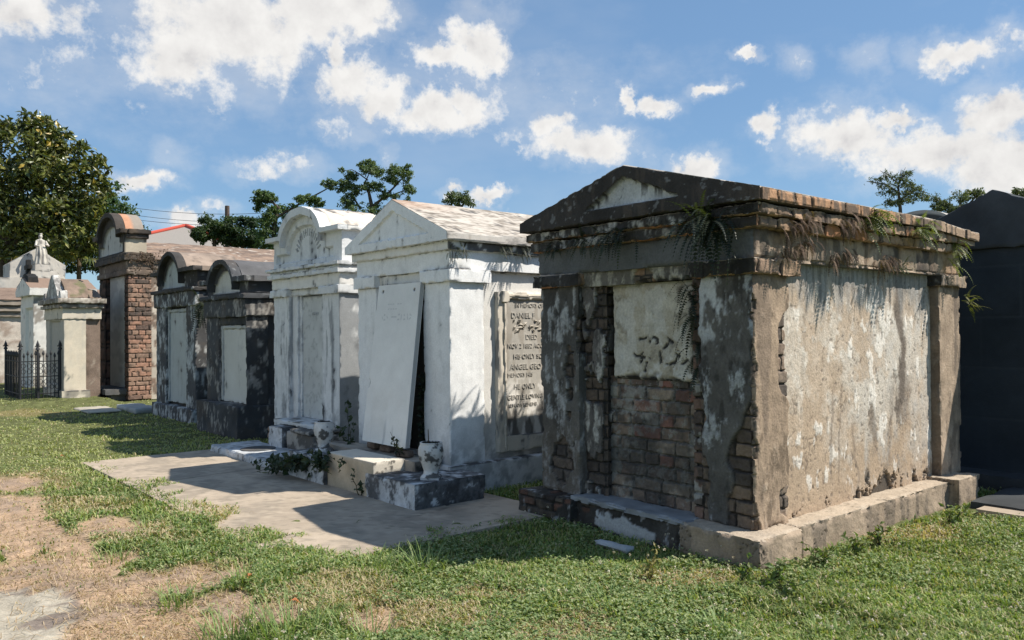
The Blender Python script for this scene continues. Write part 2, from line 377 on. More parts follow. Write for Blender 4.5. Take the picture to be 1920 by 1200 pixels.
def st_side(P, N, E):
    x, z = P[:, 0], P[:, 2]
    n1 = fbm(P, 1.5, 5, 101); n2 = fbm(P, (9, 9, 1.6), 5, 102); n3 = fbm(P, (4.5, 4.5, 3.0), 6, 103, .66); n4 = fbm(P, 20, 6, 104, .68); n5 = fbm(P, (11, 11, 6), 6, 105, .66)
    c = flat(len(P), (.41, .315, .23)) * (.82 + .34 * n1)[:, None]
    c = mixc(c, (.47, .425, .37), sm(.40, .65, .6 * n1 + .4 * n5) * sm(5.7, 6.6, x) * .75)
    c = mixc(c, (.37, .275, .19), sm(.85, .2, z + (n5 - .5) * .5) * .6)
    A_ = .15 + .50 * sm(.35, 1.45, z) - .10 * sm(6.3, 7.6, x) + .16 * sm(.5, .1, np.hypot((x - 6.75) / 1.6, (z - .85) / 1.5))
    wh = sm(.40, .66, A_ * .62 + .38 * (.55 * n3 + .45 * n5) + .02)
    c = mixc(c, (.58, .53, .46), wh * (.45 + .55 * n4).clip(0, 1))
    c = mixc(c, (.74, .70, .64), sm(.52, .72, .6 * n5 + .4 * n4) * sm(.7, 1.5, z + (n3 - .5)) * .65)
    c = mixc(c, (.43, .33, .24), sm(.55, .66, fbm(P, (3.6, 3.6, 3), 6, 113, .62)) * sm(.30, .62, z) * sm(7.4, 6.6, x) * .75)
    c = mixc(c, (.30, .275, .25), sm(.52, .68, .5 * n5 + .5 * n4) * sm(6.0, 6.6, x) * .45)
    fl = sm(.70, .75, fbm(P, (9, 9, 5), 5, 106)) * sm(.2, .5, z); c = mixc(c, (.74, .70, .64), fl * .75)
    def run(xc, wd, z0, z1, sd, k):
        xs = xc + (fbm(P, (.01, .01, 2.2), 3, sd) - .5) * .16; w_ = wd * (.7 + .7 * fbm(P, (.01, .01, 5), 2, sd + 1))
        return sm(1.05, .35, np.abs(x - xs) / w_ + (n4 - .5) * .9) * sm(z0 - .12, z0 + .12, z + (n5 - .5) * .3) * sm(z1 + .12, z1 - .12, z + (n5 - .5) * .3) * k
    r_ = np.maximum.reduce([run(7.22, .085, .80, 2.2, 107, .95), run(7.28, .13, .70, 1.15, 117, .6), run(6.72, .07, .55, .95, 127, .65), run(6.05, .025, .4, 1.05, 137, .55), run(6.16, .02, .35, .95, 147, .5), run(6.42, .03, .3, .9, 157, .45), run(7.05, .04, .4, 1.2, 167, .4), run(5.62, .03, 1.2, 1.9, 177, .25)])
    c = mixc(c, (.14, .115, .095), r_)
    gr = sm(1.74, 1.95, z + (n2 - .5) * .40); c = mixc(c, (.235, .24, .24), gr * .8 * (.6 + .5 * n4).clip(0, 1))
    drip = sm(.60, .67, fbm(P, (30, 30, 1.6), 4, 111)) * sm(1.62, 1.86, z + (n1 - .5) * .4); c = mixc(c, (.10, .095, .09), drip * .5)
    hole = sm(.52, .60, n5 + .20 * sm(.5, .1, np.abs(x - 6.85)) + .10 * sm(.5, .2, np.abs(x - 7.3)) - .30 + .14 * sm(.40, .26, z)) * sm(.46, .30, z)
    c = mixc(c, (.05, .043, .036), hole * .9)
    pit = sm(.80, .84, fbm(P, 30, 3, 112)); c = mixc(c, (.12, .1, .085), pit * .6)
    ck = sm(.012, .003, np.abs(fbm(P, (2.2, 2.2, 1.6), 5, 118) - .5)) * sm(.5, .6, n1); c = mixc(c, (.10, .08, .065), ck * .6)
    return c, (n1 - .5) * .008 + wh * .002 + fl * .003 - hole * .028 + (n4 - .5) * .004 - pit * .003 - ck * .003
def st_plinth(P, N, E):
    n1 = fbm(P, 3, 5, 121); n2 = fbm(P, (11, 11, 3), 5, 122); n3 = fbm(P, 13, 5, 123)
    c = flat(len(P), (.32, .25, .185)) * (.72 + .5 * n1)[:, None]
    c = mixc(c, (.13, .11, .09), sm(.48, .7, n2) * .6)
    up = sm(.4, .8, N[:, 2]); c = mixc(c, (.43, .36, .28), up * .8)
    crack = sm(.025, .005, np.abs(n3 - .5)) * sm(.5, .65, n2); c = mixc(c, (.04, .035, .03), crack * .8)
    return c, (n1 - .5) * .02 + (n3 - .5) * .01 - sm(.04, 0, E) * .03 * sm(.42, .65, fbm(P, 8, 4, 124)) - crack * .01
def st_plinth_front(P, N, E):
    c, d = big_plaster(P, 131, (.06, .056, .05), (.45, .46, .47), .42)
    k = sm(.1, -.12, np.hypot((P[:, 1] - 4.30) / .38, (P[:, 2] - .05) / .075) - 1 + (fbm(P, 9, 4, 133) - .5) * 1.6)
    c = mixc(c, (.42, .43, .43), k * .9); b = sm(.50, .62, fbm(P, 5, 4, 134)) * (1 - k)
    bc, bd = brick_col(P, N, 31); bc *= .55
    c = c * (1 - b[:, None]) + bc * b[:, None]
    return c, d + k * .012 + bd * b - sm(.04, 0, E) * .02 * fbm(P, 9, 3, 135)
def st_cornice(seed, ph, w=.215):
    def f(P, N, E):
        side = N[:, 1] < -.35
        x = np.where(side, P[:, 0], P[:, 1]) + ph + (fbm(P, 6, 2, seed) - .5) * .05
        k = np.floor(x / w); d = np.minimum(x - k * w, (k + 1) * w - x)
        h = np.mod(np.sin(k * 127.1 + seed * 3.7) * 43758.5453, 1)
        jt = sm(.014, .003, d + (fbm(P, 30, 3, seed + 1) - .5) * .012) * np.where(side, 1, .25)
        c = flat(len(P), (.36, .245, .165)) * (.75 + .5 * fbm(P, 9, 4, seed + 2))[:, None]
        c = mixc(c, (.40, .20, .11), sm(.7, .8, h)); c = mixc(c, (.19, .135, .105), sm(.3, .2, h) * .7)
        n2 = fbm(P, (14, 14, 3), 5, seed + 3); c = mixc(c, (.09, .075, .065), sm(.5, .68, n2) * .85)
        c = mixc(c, (.03, .027, .025), jt)
        fr = ~side & (N[:, 0] < -.35)
        cf, _ = big_plaster(P, seed + 9, (.055, .052, .05), (.56, .55, .52), .85 if ph > .06 else .3)
        cd, _ = big_plaster(P, seed + 19, (.05, .046, .043), (.3, .3, .3), .1)
        t_ = sm(3.75, 3.95, P[:, 1] + (fbm(P, 6, 4, seed + 21) - .5) * .5) * sm(5.45, 5.2, P[:, 1]); cf = cd * (1 - t_[:, None]) + cf * t_[:, None]
        c = np.where(fr[:, None], cf, c)
        far = sm(6.7, 8.0, P[:, 0]); c = mixc(c, (.30, .25, .20), far * .55 * (~fr) * (1 - jt))
        up = sm(.5, .9, N[:, 2]); c = mixc(c, (.42, .37, .31), up * .85)
        brk = sm(.60, .72, fbm(P, 4.0, 4, seed + 5)) * side + .5 * (~side) * sm(.58, .66, fbm(P, 5.0, 5, seed + 5))
        return c, (h - .5) * .012 - jt * .016 - brk * .014 - sm(.025, 0, E) * .014 * sm(.38, .6, fbm(P, 10, 4, seed + 4)) + (fbm(P, 30, 3, seed + 6) - .5) * .008
    return f
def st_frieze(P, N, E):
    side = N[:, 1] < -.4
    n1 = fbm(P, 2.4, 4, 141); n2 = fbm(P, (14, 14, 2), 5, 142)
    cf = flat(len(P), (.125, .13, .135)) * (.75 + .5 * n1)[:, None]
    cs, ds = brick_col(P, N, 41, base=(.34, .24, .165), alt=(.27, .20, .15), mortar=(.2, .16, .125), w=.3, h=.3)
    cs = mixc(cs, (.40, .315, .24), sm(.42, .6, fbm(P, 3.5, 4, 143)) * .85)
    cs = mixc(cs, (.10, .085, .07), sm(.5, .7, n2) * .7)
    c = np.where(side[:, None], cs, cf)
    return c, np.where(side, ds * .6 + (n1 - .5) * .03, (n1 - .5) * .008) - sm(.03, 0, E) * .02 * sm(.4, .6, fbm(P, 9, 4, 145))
PT = dict(y0=3.03, y1=5.47, yc=4.235, ze=2.545, za=2.88)
def gable_fn(yc, ze, za, y0, y1):
    return lambda y: np.where(y < yc, za - (za - ze) * (yc - y) / (yc - y0), za - (za - ze) * (y - yc) / (y1 - yc))
def st_pediment(P, N, E):
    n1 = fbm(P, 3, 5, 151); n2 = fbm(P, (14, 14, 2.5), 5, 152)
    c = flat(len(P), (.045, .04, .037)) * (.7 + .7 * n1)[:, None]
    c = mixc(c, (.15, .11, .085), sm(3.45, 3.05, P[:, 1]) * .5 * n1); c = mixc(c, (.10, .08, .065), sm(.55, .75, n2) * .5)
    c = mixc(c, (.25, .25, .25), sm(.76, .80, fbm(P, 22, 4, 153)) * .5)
    y, z = P[:, 1], P[:, 2]
    zt = np.where(y < 4.235, 2.79 - .19 * (4.235 - y) / .48, 2.79 - .225 * (y - 4.235) / .42) + (fbm(P, 25, 3, 154) - .5) * .02
    tri = sm(0, .012, z - 2.562) * sm(0, .012, zt - z) * (N[:, 0] < -.5)
    tc = flat(len(P), (.50, .51, .51)) * (.8 + .35 * fbm(P, 5, 4, 155))[:, None]
    dr = sm(.58, .66, fbm(P, (40, 40, 2.5), 3, 156)) * sm(.11, .0, zt - z); tc = mixc(tc, (.06, .06, .06), dr)
    tc = mixc(tc, (.1, .1, .1), sm(.025, .008, np.abs(fbm(P, (9, 9, 3), 4, 157) - .5)) * .6)
    c = c * (1 - tri[:, None]) + tc * tri[:, None]
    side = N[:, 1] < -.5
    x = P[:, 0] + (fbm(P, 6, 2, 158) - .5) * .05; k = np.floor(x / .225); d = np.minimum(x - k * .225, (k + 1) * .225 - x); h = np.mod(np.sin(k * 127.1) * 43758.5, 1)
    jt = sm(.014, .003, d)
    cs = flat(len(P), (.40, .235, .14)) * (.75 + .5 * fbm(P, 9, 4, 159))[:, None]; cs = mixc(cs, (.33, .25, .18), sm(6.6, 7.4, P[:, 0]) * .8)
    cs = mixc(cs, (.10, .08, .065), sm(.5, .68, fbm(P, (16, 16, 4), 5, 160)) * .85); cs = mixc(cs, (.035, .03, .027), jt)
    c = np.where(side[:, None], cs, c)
    up = (N[:, 2] > .5); rc = flat(len(P), (.42, .38, .33)) * (.7 + .55 * fbm(P, 4, 5, 161))[:, None]
    rc = mixc(rc, (.12, .105, .09), sm(.5, .7, fbm(P, 7, 5, 162)) * .5)
    c = np.where(up[:, None], rc, c)
    return c, -tri * .045 * sm(0, .03, E) + (n1 - .5) * .005 + np.where(side, (h - .5) * .010 - jt * .014, 0) - sm(.02, 0, E) * .009 * sm(.45, .65, fbm(P, 7, 4, 163))

BT = thing('brick_tomb', (4.873, 3.198, 0), 'largest and nearest tomb, crumbling plaster over brick, with dark gable and pale sunlit side', 'tomb')
RS = .0085
part('pilaster', BT, [box(4.873, 5.33, 3.198, 3.657, .205, 1.985, RS, 'bltu')], st_pil_near, M_BRICK, 'corner pilaster with plaster broken away from its brick edge')
part('pilaster', BT, [box(4.873, 5.2, 4.89, 5.36, .205, 1.985, .012, 'btu')], st_pil_left, M_BRICK)
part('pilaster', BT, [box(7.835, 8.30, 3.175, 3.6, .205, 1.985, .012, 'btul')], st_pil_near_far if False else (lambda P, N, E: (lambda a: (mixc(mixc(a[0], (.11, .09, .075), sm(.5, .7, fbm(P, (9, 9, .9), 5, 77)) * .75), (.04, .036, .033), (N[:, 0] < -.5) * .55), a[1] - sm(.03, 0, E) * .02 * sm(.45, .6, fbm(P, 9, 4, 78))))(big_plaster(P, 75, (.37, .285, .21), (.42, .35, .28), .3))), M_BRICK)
part('side_wall', BT, [box(5.325, 7.84, 3.26, 3.4, .205, 2.09, .0095, 'blutf')], st_side, M_BRICK, 'rendered side wall with white patches, tan plaster and dark rain streaks')
part('front_wall', BT, [box(4.925, 5.1, 4.63, 4.895, .205, 1.975, RS, 'btul')], st_front_frame, M_BRICK)
part('front_wall', BT, [box(4.915, 5.1, 3.65, 3.74, .205, 1.975, RS, 'btur')], st_front_right, M_BRICK)
part('lintel', BT, [box(4.905, 5.1, 3.65, 4.90, 1.965, 2.085, RS, 'bt')], st_lintel, M_BRICK)
part('closing_tablet', BT, [box(4.985, 5.06, 3.735, 4.60, 1.19, 1.97, RS, 'bt')], st_tablet, M_BRICK, 'mottled cream closing tablet with chipped marks near its broken lower edge')
part('brick_infill', BT, [box(5.015, 5.1, 3.70, 4.66, .2, 1.22, RS, 'btulr')], st_infill, M_BRICK, 'bare brown and red bricks closing the lower half of the vault opening')
part('core', BT, [box(5.09, 8.27, 3.36, 5.34, .02, 2.47, .12)], st_dark((.16, .13, .10), amt=.1, seed=4), M_BRICK)
# marble shelf under the opening
part('sill', BT, [slab(3.70, 4.88, lambda y: .185 - .012 * (4.88 - y), lambda y: .226 - .012 * (4.88 - y) + .004 * np.sin(y * 23), 4.755, 5.03, .012)],
     lambda P, N, E: (flat(len(P), (.27, .285, .30)) * (.6 + .6 * fbm(P, 7, 5, 91))[:, None], -sm(.025, 0, E) * .022 * sm(.45, .7, fbm(P, 14, 4, 92)) + (fbm(P, 5, 3, 93) - .5) * .012), M_MARBLE, 'chipped white marble shelf')
part('plinth', BT, [box(4.69, 5.235, 3.046, 3.70, -.06, .207, .011, 'bu'), box(5.236, 7.745, 3.075, 3.36, -.06, .205, .012, 'bu'), box(7.735, 8.2, 2.985, 3.45, -.06, .235, .012, 'bu')], st_plinth, M_BRICK)
part('plinth', BT, [box(4.775, 5.1, 3.69, 4.86, -.06, .185, .010, 'bu'), box(4.70, 5.1, 4.83, 5.50, -.06, .20, .012, 'bu')], st_plinth_front, M_BRICK, 'broken dark front footing with pale plaster patch')
part('pilaster_cap', BT, [box(4.825, 5.44, 3.145, 3.70, 1.975, 2.092, .0095, 'b')], st_cornice(171, .05, .26), M_BRICK)
part('pilaster_cap', BT, [box(4.825, 5.1, 4.84, 5.42, 1.975, 2.085, .012, 'b')], st_cornice(172, .02), M_BRICK)
part('pilaster_cap', BT, [box(7.78, 8.345, 3.12, 3.6, 1.975, 2.085, .012, 'b')], st_cornice(173, .05, .4), M_BRICK)
part('frieze', BT, [box(4.868, 8.30, 3.178, 5.38, 2.08, 2.30, .011, 'bt')], st_frieze, M_BRICK)
part('cornice', BT, [box(4.80, 8.345, 3.11, 5.42, 2.292, 2.372, .011, 'b')], st_cornice(181, .10), M_BRICK)
part('cornice', BT, [box(4.755, 8.38, 3.065, 5.44, 2.374, 2.452, .011, 'b')], st_cornice(182, .17), M_BRICK)
part('roof', BT, [slab(PT['y0'], PT['y1'], 2.462, gable_fn(PT['yc'], PT['ze'], PT['za'], PT['y0'], PT['y1']), 4.713, 8.42, .011, (PT['yc'],), '', .013)], st_pediment, M_BRICK, 'low gabled roof with dark front pediment holding a pale triangle of plaster',
     warp=lambda V: V + np.stack([np.zeros(len(V)), np.zeros(len(V)), -.05 * sm(7.3, 8.45, V[:, 0]) * sm(3.6, 3.0, V[:, 1])], 1))
SKY_STR = .10; SKY_TINT = (.75, .905, .975); CLOUD_LUM = .66; SUN_STR = 5.0; EXPO = 0.48
# ================================================================== the other tombs of the row
def arch_pts(yc, r, n=28): return [yc + r * math.cos(math.pi * k / n) for k in range(n + 1)]
def arch_fn(yc, r, zs, rise, zsh):
    """segment of an ellipse over yc, shoulders at zsh"""
    return lambda y: np.maximum(zsh, np.where(np.abs(y - yc) < r, zs + rise * np.sqrt(np.clip(1 - ((y - yc) / r) ** 2, 0, 1)), zsh))
def text_obj(name, txt, size, loc, parent, mat, facing='y', ext=.006, align='LEFT', col=(.5, .46, .4)):
    cu = bpy.data.curves.new(name + '_c', 'FONT'); cu.body = txt; cu.size = size; cu.extrude = ext; cu.align_x = align; cu.offset = 0
    to = bpy.data.objects.new(name + '_t', cu); COL.objects.link(to)
    bpy.context.view_layer.update()
    me = bpy.data.meshes.new_from_object(to.evaluated_get(bpy.context.evaluated_depsgraph_get()))
    n = len(me.vertices); co = np.zeros(n * 3); me.vertices.foreach_get('co', co); co = co.reshape(-1, 3)
    F = [tuple(p.vertices) for p in me.polygons]
    bpy.data.objects.remove(to); bpy.data.curves.remove(cu); bpy.data.meshes.remove(me)
    if facing == 'y': V = np.stack([loc[0] + co[:, 0], loc[1] - co[:, 2], loc[2] + co[:, 1]], 1)       # read from -y
    else: V = np.stack([loc[0] - co[:, 2], loc[1] - co[:, 0], loc[2] + co[:, 1]], 1)                    # read from -x
    return V, F, flat(n, col)
def text_part(name, lines, parent, mat, facing='y', label=None):
    Vs, Fs, Cs, off = [], [], [], 0
    for (txt, size, loc, align, ext, col) in lines:
        V, F, c = text_obj(name, txt, size, loc, parent, mat, facing, ext, align, col)
        Vs.append(V); Fs += [tuple(i + off for i in f) for f in F]; Cs.append(c); off += len(V)
    o = mesh_obj(name, np.concatenate(Vs), Fs, mat, parent, np.concatenate(Cs), False)
    if label: o['label'] = label
    return o

# ------------------------------------------------------------------ white gabled tomb with the leaning slab
WT = thing('white_tomb', (5.0, 6.92, 0), 'whitewashed gabled tomb with sunlit inscribed side and streaked pitched roof', 'tomb')
W1 = st_white((.78, .785, .785), mold=.08, streak=.28, topm=.25, seed=201, low=.45, zlow=.15)
W1s = st_white((.70, .685, .655), mold=.03, streak=.2, topm=.2, seed=202, warm=.16, low=.5, zlow=.15)
Wr0 = st_white((.50, .455, .40), mold=.0, streak=.3, topm=.0, seed=203, grey=(.25, .225, .2), dark=(.13, .115, .10))
def Wr(P, N, E):
    c, d = Wr0(P, N, E); n = fbm(P, (4, 13, 13), 6, 208, .7); n2 = fbm(P, (16, 40, 40), 5, 209, .7)
    c = mixc(c, (.20, .165, .13), sm(.46, .62, .55 * n + .45 * n2) * .65); c = mixc(c, (.10, .085, .07), sm(.58, .68, .5 * n + .5 * n2) * .6)
    c = mixc(c, (.42, .28, .20), sm(5.9, 5.0, P[:, 0]) * sm(2.9, 3.05, P[:, 2]) * .6)
    return c, d + (n2 - .5) * .012
RW = .02
part('plinth', WT, [box(4.955, 7.6, 6.87, 8.86, -.16, .19, RW, 'b')], st_white((.62, .62, .61), mold=.28, streak=.4, seed=204, low=.5), M_STUCCO)
part('core', WT, [box(5.42, 7.55, 6.985, 8.79, .18, 2.25, RW)], lambda P, N, E: (lambda a: (mixc(a[0], (.035, .033, .03), (N[:, 0] < -.5) * 1.0), a[1]))(W1s(P, N, E)), M_STUCCO, 'white rendered side wall')  # front face painted near black to deepen the shade inside the opening
for (a, b, lb) in ((6.92, 7.40, None), (8.40, 8.83, None)):
    part('pilaster', WT, [box(5.0, 5.455, a, b, .185, 2.125, RW, 'b')], W1, M_STUCCO)
    part('pilaster_cap', WT, [box(4.955, 5.53, a - .045 if a < 7 else a - .03, b + .03, 2.12, 2.262, RW, 'b')], W1, M_STUCCO)
part('pilaster', WT, [box(7.1, 7.56, 6.92, 7.1, .185, 2.2, .04, 'b')], W1, M_STUCCO)
part('opening_lintel', WT, [box(5.03, 5.45, 7.40, 8.40, 2.135, 2.255, RW, 'b')], st_white((.70, .67, .62), mold=.12, streak=.5, seed=205), M_STUCCO)
part('opening_jamb', WT, [box(5.045, 5.42, 8.30, 8.40, .3, 2.135, RW, 'b')], W1, M_STUCCO)
part('frieze', WT, [box(4.995, 7.6, 6.915, 8.84, 2.255, 2.455, RW, 'b')], W1, M_STUCCO)
part('cornice', WT, [box(4.95, 7.66, 6.87, 8.89, 2.452, 2.548, RW, 'b')], lambda P, N, E: (lambda a: (mixc(a[0], (.055, .052, .05), (N[:, 1] < -.4) * sm(.25, .4, fbm(P, 8, 4, 207)) * .9), a[1]))(st_white((.74, .73, .71), mold=.12, streak=.4, seed=206)(P, N, E)), M_STUCCO)
GF = gable_fn(7.86, 2.635, 3.095, 6.80, 8.95)
part('roof', WT, [slab(6.80, 8.95, 2.545, GF, 4.885, 7.72, .018, (7.86,), '', .03)],
     lambda P, N, E: (lambda a, b, t, sd: (a[0] * (1 - t[:, None]) + b[0] * t[:, None], a[1] + b[1] * 0 - .03 * ((N[:, 0] < -.5) & (P[:, 2] < GF(P[:, 1]) - .135) & (P[:, 2] > 2.645)) * sm(0, .05, E)))(W1(P, N, E), Wr(P, N, E), np.maximum(sm(.3, .5, N[:, 2]), (N[:, 1] < -.6) * .8), 0), M_STUCCO, 'pitched roof with white gable and brown weather streaks')
# inscribed plaque let into the side wall
def st_plaque(P, N, E):
    n = fbm(P, 5, 5, 211); n2 = fbm(P, (9, 9, 2.5), 5, 212)
    c = flat(len(P), (.47, .445, .40)) * (.78 + .35 * n)[:, None]
    c = mixc(c, (.30, .265, .22), sm(.50, .68, n2) * .6)
    lo = sm(1.12, .95, P[:, 2]) * sm(.5, .56, fbm(P, (8, 8, 3), 4, 213)); c = mixc(c, (.74, .71, .66), lo)
    c = mixc(c, (.10, .095, .09), sm(.42, .56, n2) * sm(1.05, .7, P[:, 2]) * .85)
    k = sm(.02, .008, np.abs(fbm(P, (10, 10, 10), 2, 214) - .52)) * (P[:, 2] > 1.60) * (P[:, 2] < 1.79)
    return mixc(c, (.24, .21, .17), k * .6), k * .008 + (n - .5) * .008
part('plaque', WT, [box(5.775, 6.95, 6.955, 7.0, .42, 1.97, .012, 'b')], st_plaque, M_MARBLE, 'beige stone plaque with raised inscription and floral relief')
fr = lambda P, N, E: (lambda a: (mixc(a[0], (.20, .20, .195), sm(.50, .62, fbm(P, (10, 10, 2.5), 5, 221)) * (P[:, 0] < 5.73) * .85), a[1]))(st_white((.66, .60, .51), mold=.18, streak=.4, seed=222)(P, N, E))
part('plaque_frame', WT, [box(5.655, 5.78, 6.925, 7.0, .26, 2.03, .016, 'b'), box(5.74, 5.762, 6.905, 6.93, .3, 2.0, .016, 'b'), box(5.78, 7.05, 6.925, 7.0, 1.955, 2.03, .016, 'b'), box(5.70, 7.05, 6.91, 6.93, 1.985, 2.0, .016, 'b'),
     box(5.78, 7.05, 6.925, 7.0, .26, .43, .016, 'b'), box(5.70, 5.80, 6.895, 6.94, 1.92, 2.04, .016, 'b')], fr, M_MARBLE)
ins = []
for (t, sz, z, x) in (('IN MEMORY OF', .062, 1.865, 5.93), ('DANIEL F', .085, 1.745, 5.87), ('DIED', .08, 1.50, 6.08), ('NOV 2 1882 ACCI', .07, 1.405, 5.815), ('HIS ONLY SON', .074, 1.285, 5.90), ('ANGEL GEO', .085, 1.165, 5.85), ('MEMORY HIS', .065, 1.08, 5.81), ('HE ONLY', .08, .945, 5.90), ('GENTLE LOVING', .07, .83, 5.81), ('ALWAYS REMEMB', .055, .745, 5.81)):
    ins.append((t, sz, (x, 6.952, z), 'LEFT', .0045, (.43, .405, .365)))
for q_ in ins: text_part('inscription', [q_], WT, M_MARBLE)
# spray of leaves in relief
for k in range(1):
    Vv, Ff, Cc = [], [], []
    for j in range(26):
        a = random.uniform(0, 6.28); x = 5.88 + random.random() * .55; z = 1.60 + random.random() * .12; l = random.uniform(.025, .05); wd = l * .42
        i0 = len(Vv); ca, sa = math.cos(a), math.sin(a)
        for (u, v, hh) in ((-1, 0, 0), (0, 1, 0), (1, 0, 0), (0, -1, 0), (0, 0, .014)): Vv.append((x + ca * u * l - sa * v * wd, 6.947 - hh, z + sa * u * l + ca * v * wd))
        for q in range(4): Ff.append((i0 + q, i0 + (q + 1) % 4, i0 + 4)); 
        Cc += [(.38, .34, .28)] * 5
    mesh_obj('leaf_relief', Vv, Ff, M_MARBLE, WT, np.array(Cc), False)

# leaning slab (a thing of its own, it rests against the opening)
def lean(V):
    t = (V[:, 2] - .36) / 1.775; W = V.copy(); W[:, 0] = V[:, 0] + 4.70 - 5.0 + .245 * t
    W[:, 1] = V[:, 1] + (-.035) * (1 - t) + (V[:, 1] - 7.8) * .05 * (1 - t)
    W[:, 0] = 4.418 + .94 * (W[:, 0] - 4.70); W[:, 1] = 6.937 + .94 * (W[:, 1] - 7.38); W[:, 2] = .434 + .94 * (W[:, 2] - .36); return W
def st_slab(P, N, E):
    n = fbm(P, 2.2, 5, 231); n2 = fbm(P, (6, 6, 1.2), 4, 232)
    c = flat(len(P), (.76, .75, .72)) * (.9 + .2 * n)[:, None]; c = mixc(c, (.68, .655, .61), sm(.45, .75, fbm(P, 3, 5, 235)) * .5)
    c = mixc(c, (.30, .30, .31), sm(.75, .4, P[:, 2]) * sm(.5, .75, fbm(P, (14, 14, 2), 4, 233)) * .5)
    h = np.minimum(np.hypot(P[:, 1] - 8.14, P[:, 2] - 2.06), np.hypot(P[:, 1] - 7.49, P[:, 2] - 2.06)) + (fbm(P, 30, 2, 234) - .5) * .008
    hole = sm(.022, .014, h); c = mixc(c, (.02, .02, .02), hole)
    ch = sm(.035, .02, np.hypot((P[:, 1] - 8.235) / 1.0, (P[:, 2] - 1.01) / 1.6)); c = mixc(c, (.05, .05, .05), ch)
    S = [(8.02 - .062 * i - .0, 1.945, 8.02 - .062 * i - .03, 1.945) for i in (0, 1, 2, 4, 5, 6)]
    S = [(8.0 - .05 * i, 1.91, 8.0 - .05 * i - .025, 1.91) for i in (0, 1, 2, 4, 5)] + [(7.99 - .052 * i, 1.855, 7.99 - .052 * i - .022, 1.855) for i in range(4)]
    S += [(8.10, 1.77, 8.085, 1.745), (8.06, 1.79, 8.04, 1.79), (8.06, 1.735, 8.03, 1.735), (8.0, 1.775, 7.98, 1.755), (7.90, 1.765, 7.80, 1.765), (7.76, 1.79, 7.74, 1.79), (7.77, 1.735, 7.74, 1.735), (7.70, 1.785, 7.70, 1.735), (7.65, 1.79, 7.63, 1.775), (7.65, 1.735, 7.62, 1.735), (7.58, 1.79, 7.57, 1.735), (7.53, 1.79, 7.50, 1.775), (7.54, 1.735, 7.51, 1.75)]
    ink = poly_mask(P[:, 1], P[:, 2], S, .009) * (N[:, 0] < -.5); c = mixc(c, (.36, .36, .37), ink * .55)
    return mixc(c, (.30, .30, .30), (np.abs(N[:, 0]) < .5) * .8), -hole * .02 - ch * .02 - ink * .002
sl_ = part('marble_slab', None, [slab(7.38, 8.24, .36, 2.135, 5.0, 5.055, .009)], st_slab, M_MARBLE, warp=lean)
tag(sl_, 'tall pale marble slab leaning loose against the opening of the white gabled tomb', 'slab')

# coping and steps in front of it
def st_mottle(seed, light=(.60, .61, .62), dark=(.05, .05, .052), amt=.5, topdark=.8):
    def f(P, N, E):
        n3 = fbm(P, 9, 6, seed, .65); n2 = fbm(P, (12, 12, 4), 5, seed + 1)
        c = flat(len(P), light) * (.72 + .4 * fbm(P, 4, 4, seed + 2))[:, None]
        n5 = fbm(P, 30, 5, seed + 4, .7); c = mixc(c, dark, sm(.58 - .3 * amt, .74 - .25 * amt, .4 * n3 + .3 * n2 + .3 * n5) * .9); c = c * (.75 + .5 * n5)[:, None]
        up = sm(.4, .8, N[:, 2]); c = mixc(c, dark, up * topdark * sm(.3, .5, n3))
        c = mixc(c, dark, (N[:, 1] < -.6) * sm(.25, .42, n3) * .85 * (topdark > .5))
        return c, (n3 - .5) * .012 - sm(.03, 0, E) * .022 * sm(.4, .62, fbm(P, 8, 4, seed + 3))
    return f
CP = thing('grave_coping', (4.0, 6.08, 0), 'mottled white block and tan step edging the ground before the white gabled tomb', 'coping')
part('corner_block', CP, [box(4.0, 4.80, 6.085, 6.945, -.02, .238, .012, 'b')], st_mottle(241), M_STUCCO, 'mottled black and white block carrying an urn')
part('corner_block', CP, [box(3.965, 4.78, 7.74, 8.55, -.02, .285, .015, 'b')], st_mottle(242, amt=.42), M_STUCCO)
part('step', CP, [box(4.005, 4.36, 6.80, 7.735, -.02, .352, .012, 'b')], lambda P, N, E: (lambda n, k: (mixc(mixc(flat(len(P), (.47, .40, .30)) * (.75 + .45 * n)[:, None], (.58, .53, .45), np.maximum(sm(.4, .8, N[:, 2]), (N[:, 1] < -.5) * 1.0)), (.07, .065, .06), sm(.56, .64, k) * (N[:, 1] < -.5) * .9), (n - .5) * .01 - sm(.02, 0, E) * .012 * n))(fbm(P, 3.5, 5, 245), fbm(P, 16, 5, 246)), M_STUCCO, 'tan step with pale top')
part('landing', CP, [box(4.36, 4.67, 6.62, 8.5, -.02, .335, .016, 'b')], lambda P, N, E: (mixc(flat(len(P), (.36, .32, .27)) * (.7 + .5 * fbm(P, 4, 5, 247))[:, None], (.06, .055, .05), np.maximum((N[:, 1] < -.5) * sm(.35, .55, fbm(P, 9, 5, 248)), sm(.55, .7, fbm(P, 5, 5, 249)) * .6)), (fbm(P, 8, 4, 250) - .5) * .012), M_CONC)
WT.location = (4.70, 6.505, .096); WT.scale = (.94, .94, .94)
bk = thing('brick_rubble', (4.5, 7.2, .33), 'old bricks lying under the foot of the leaning slab', 'bricks')
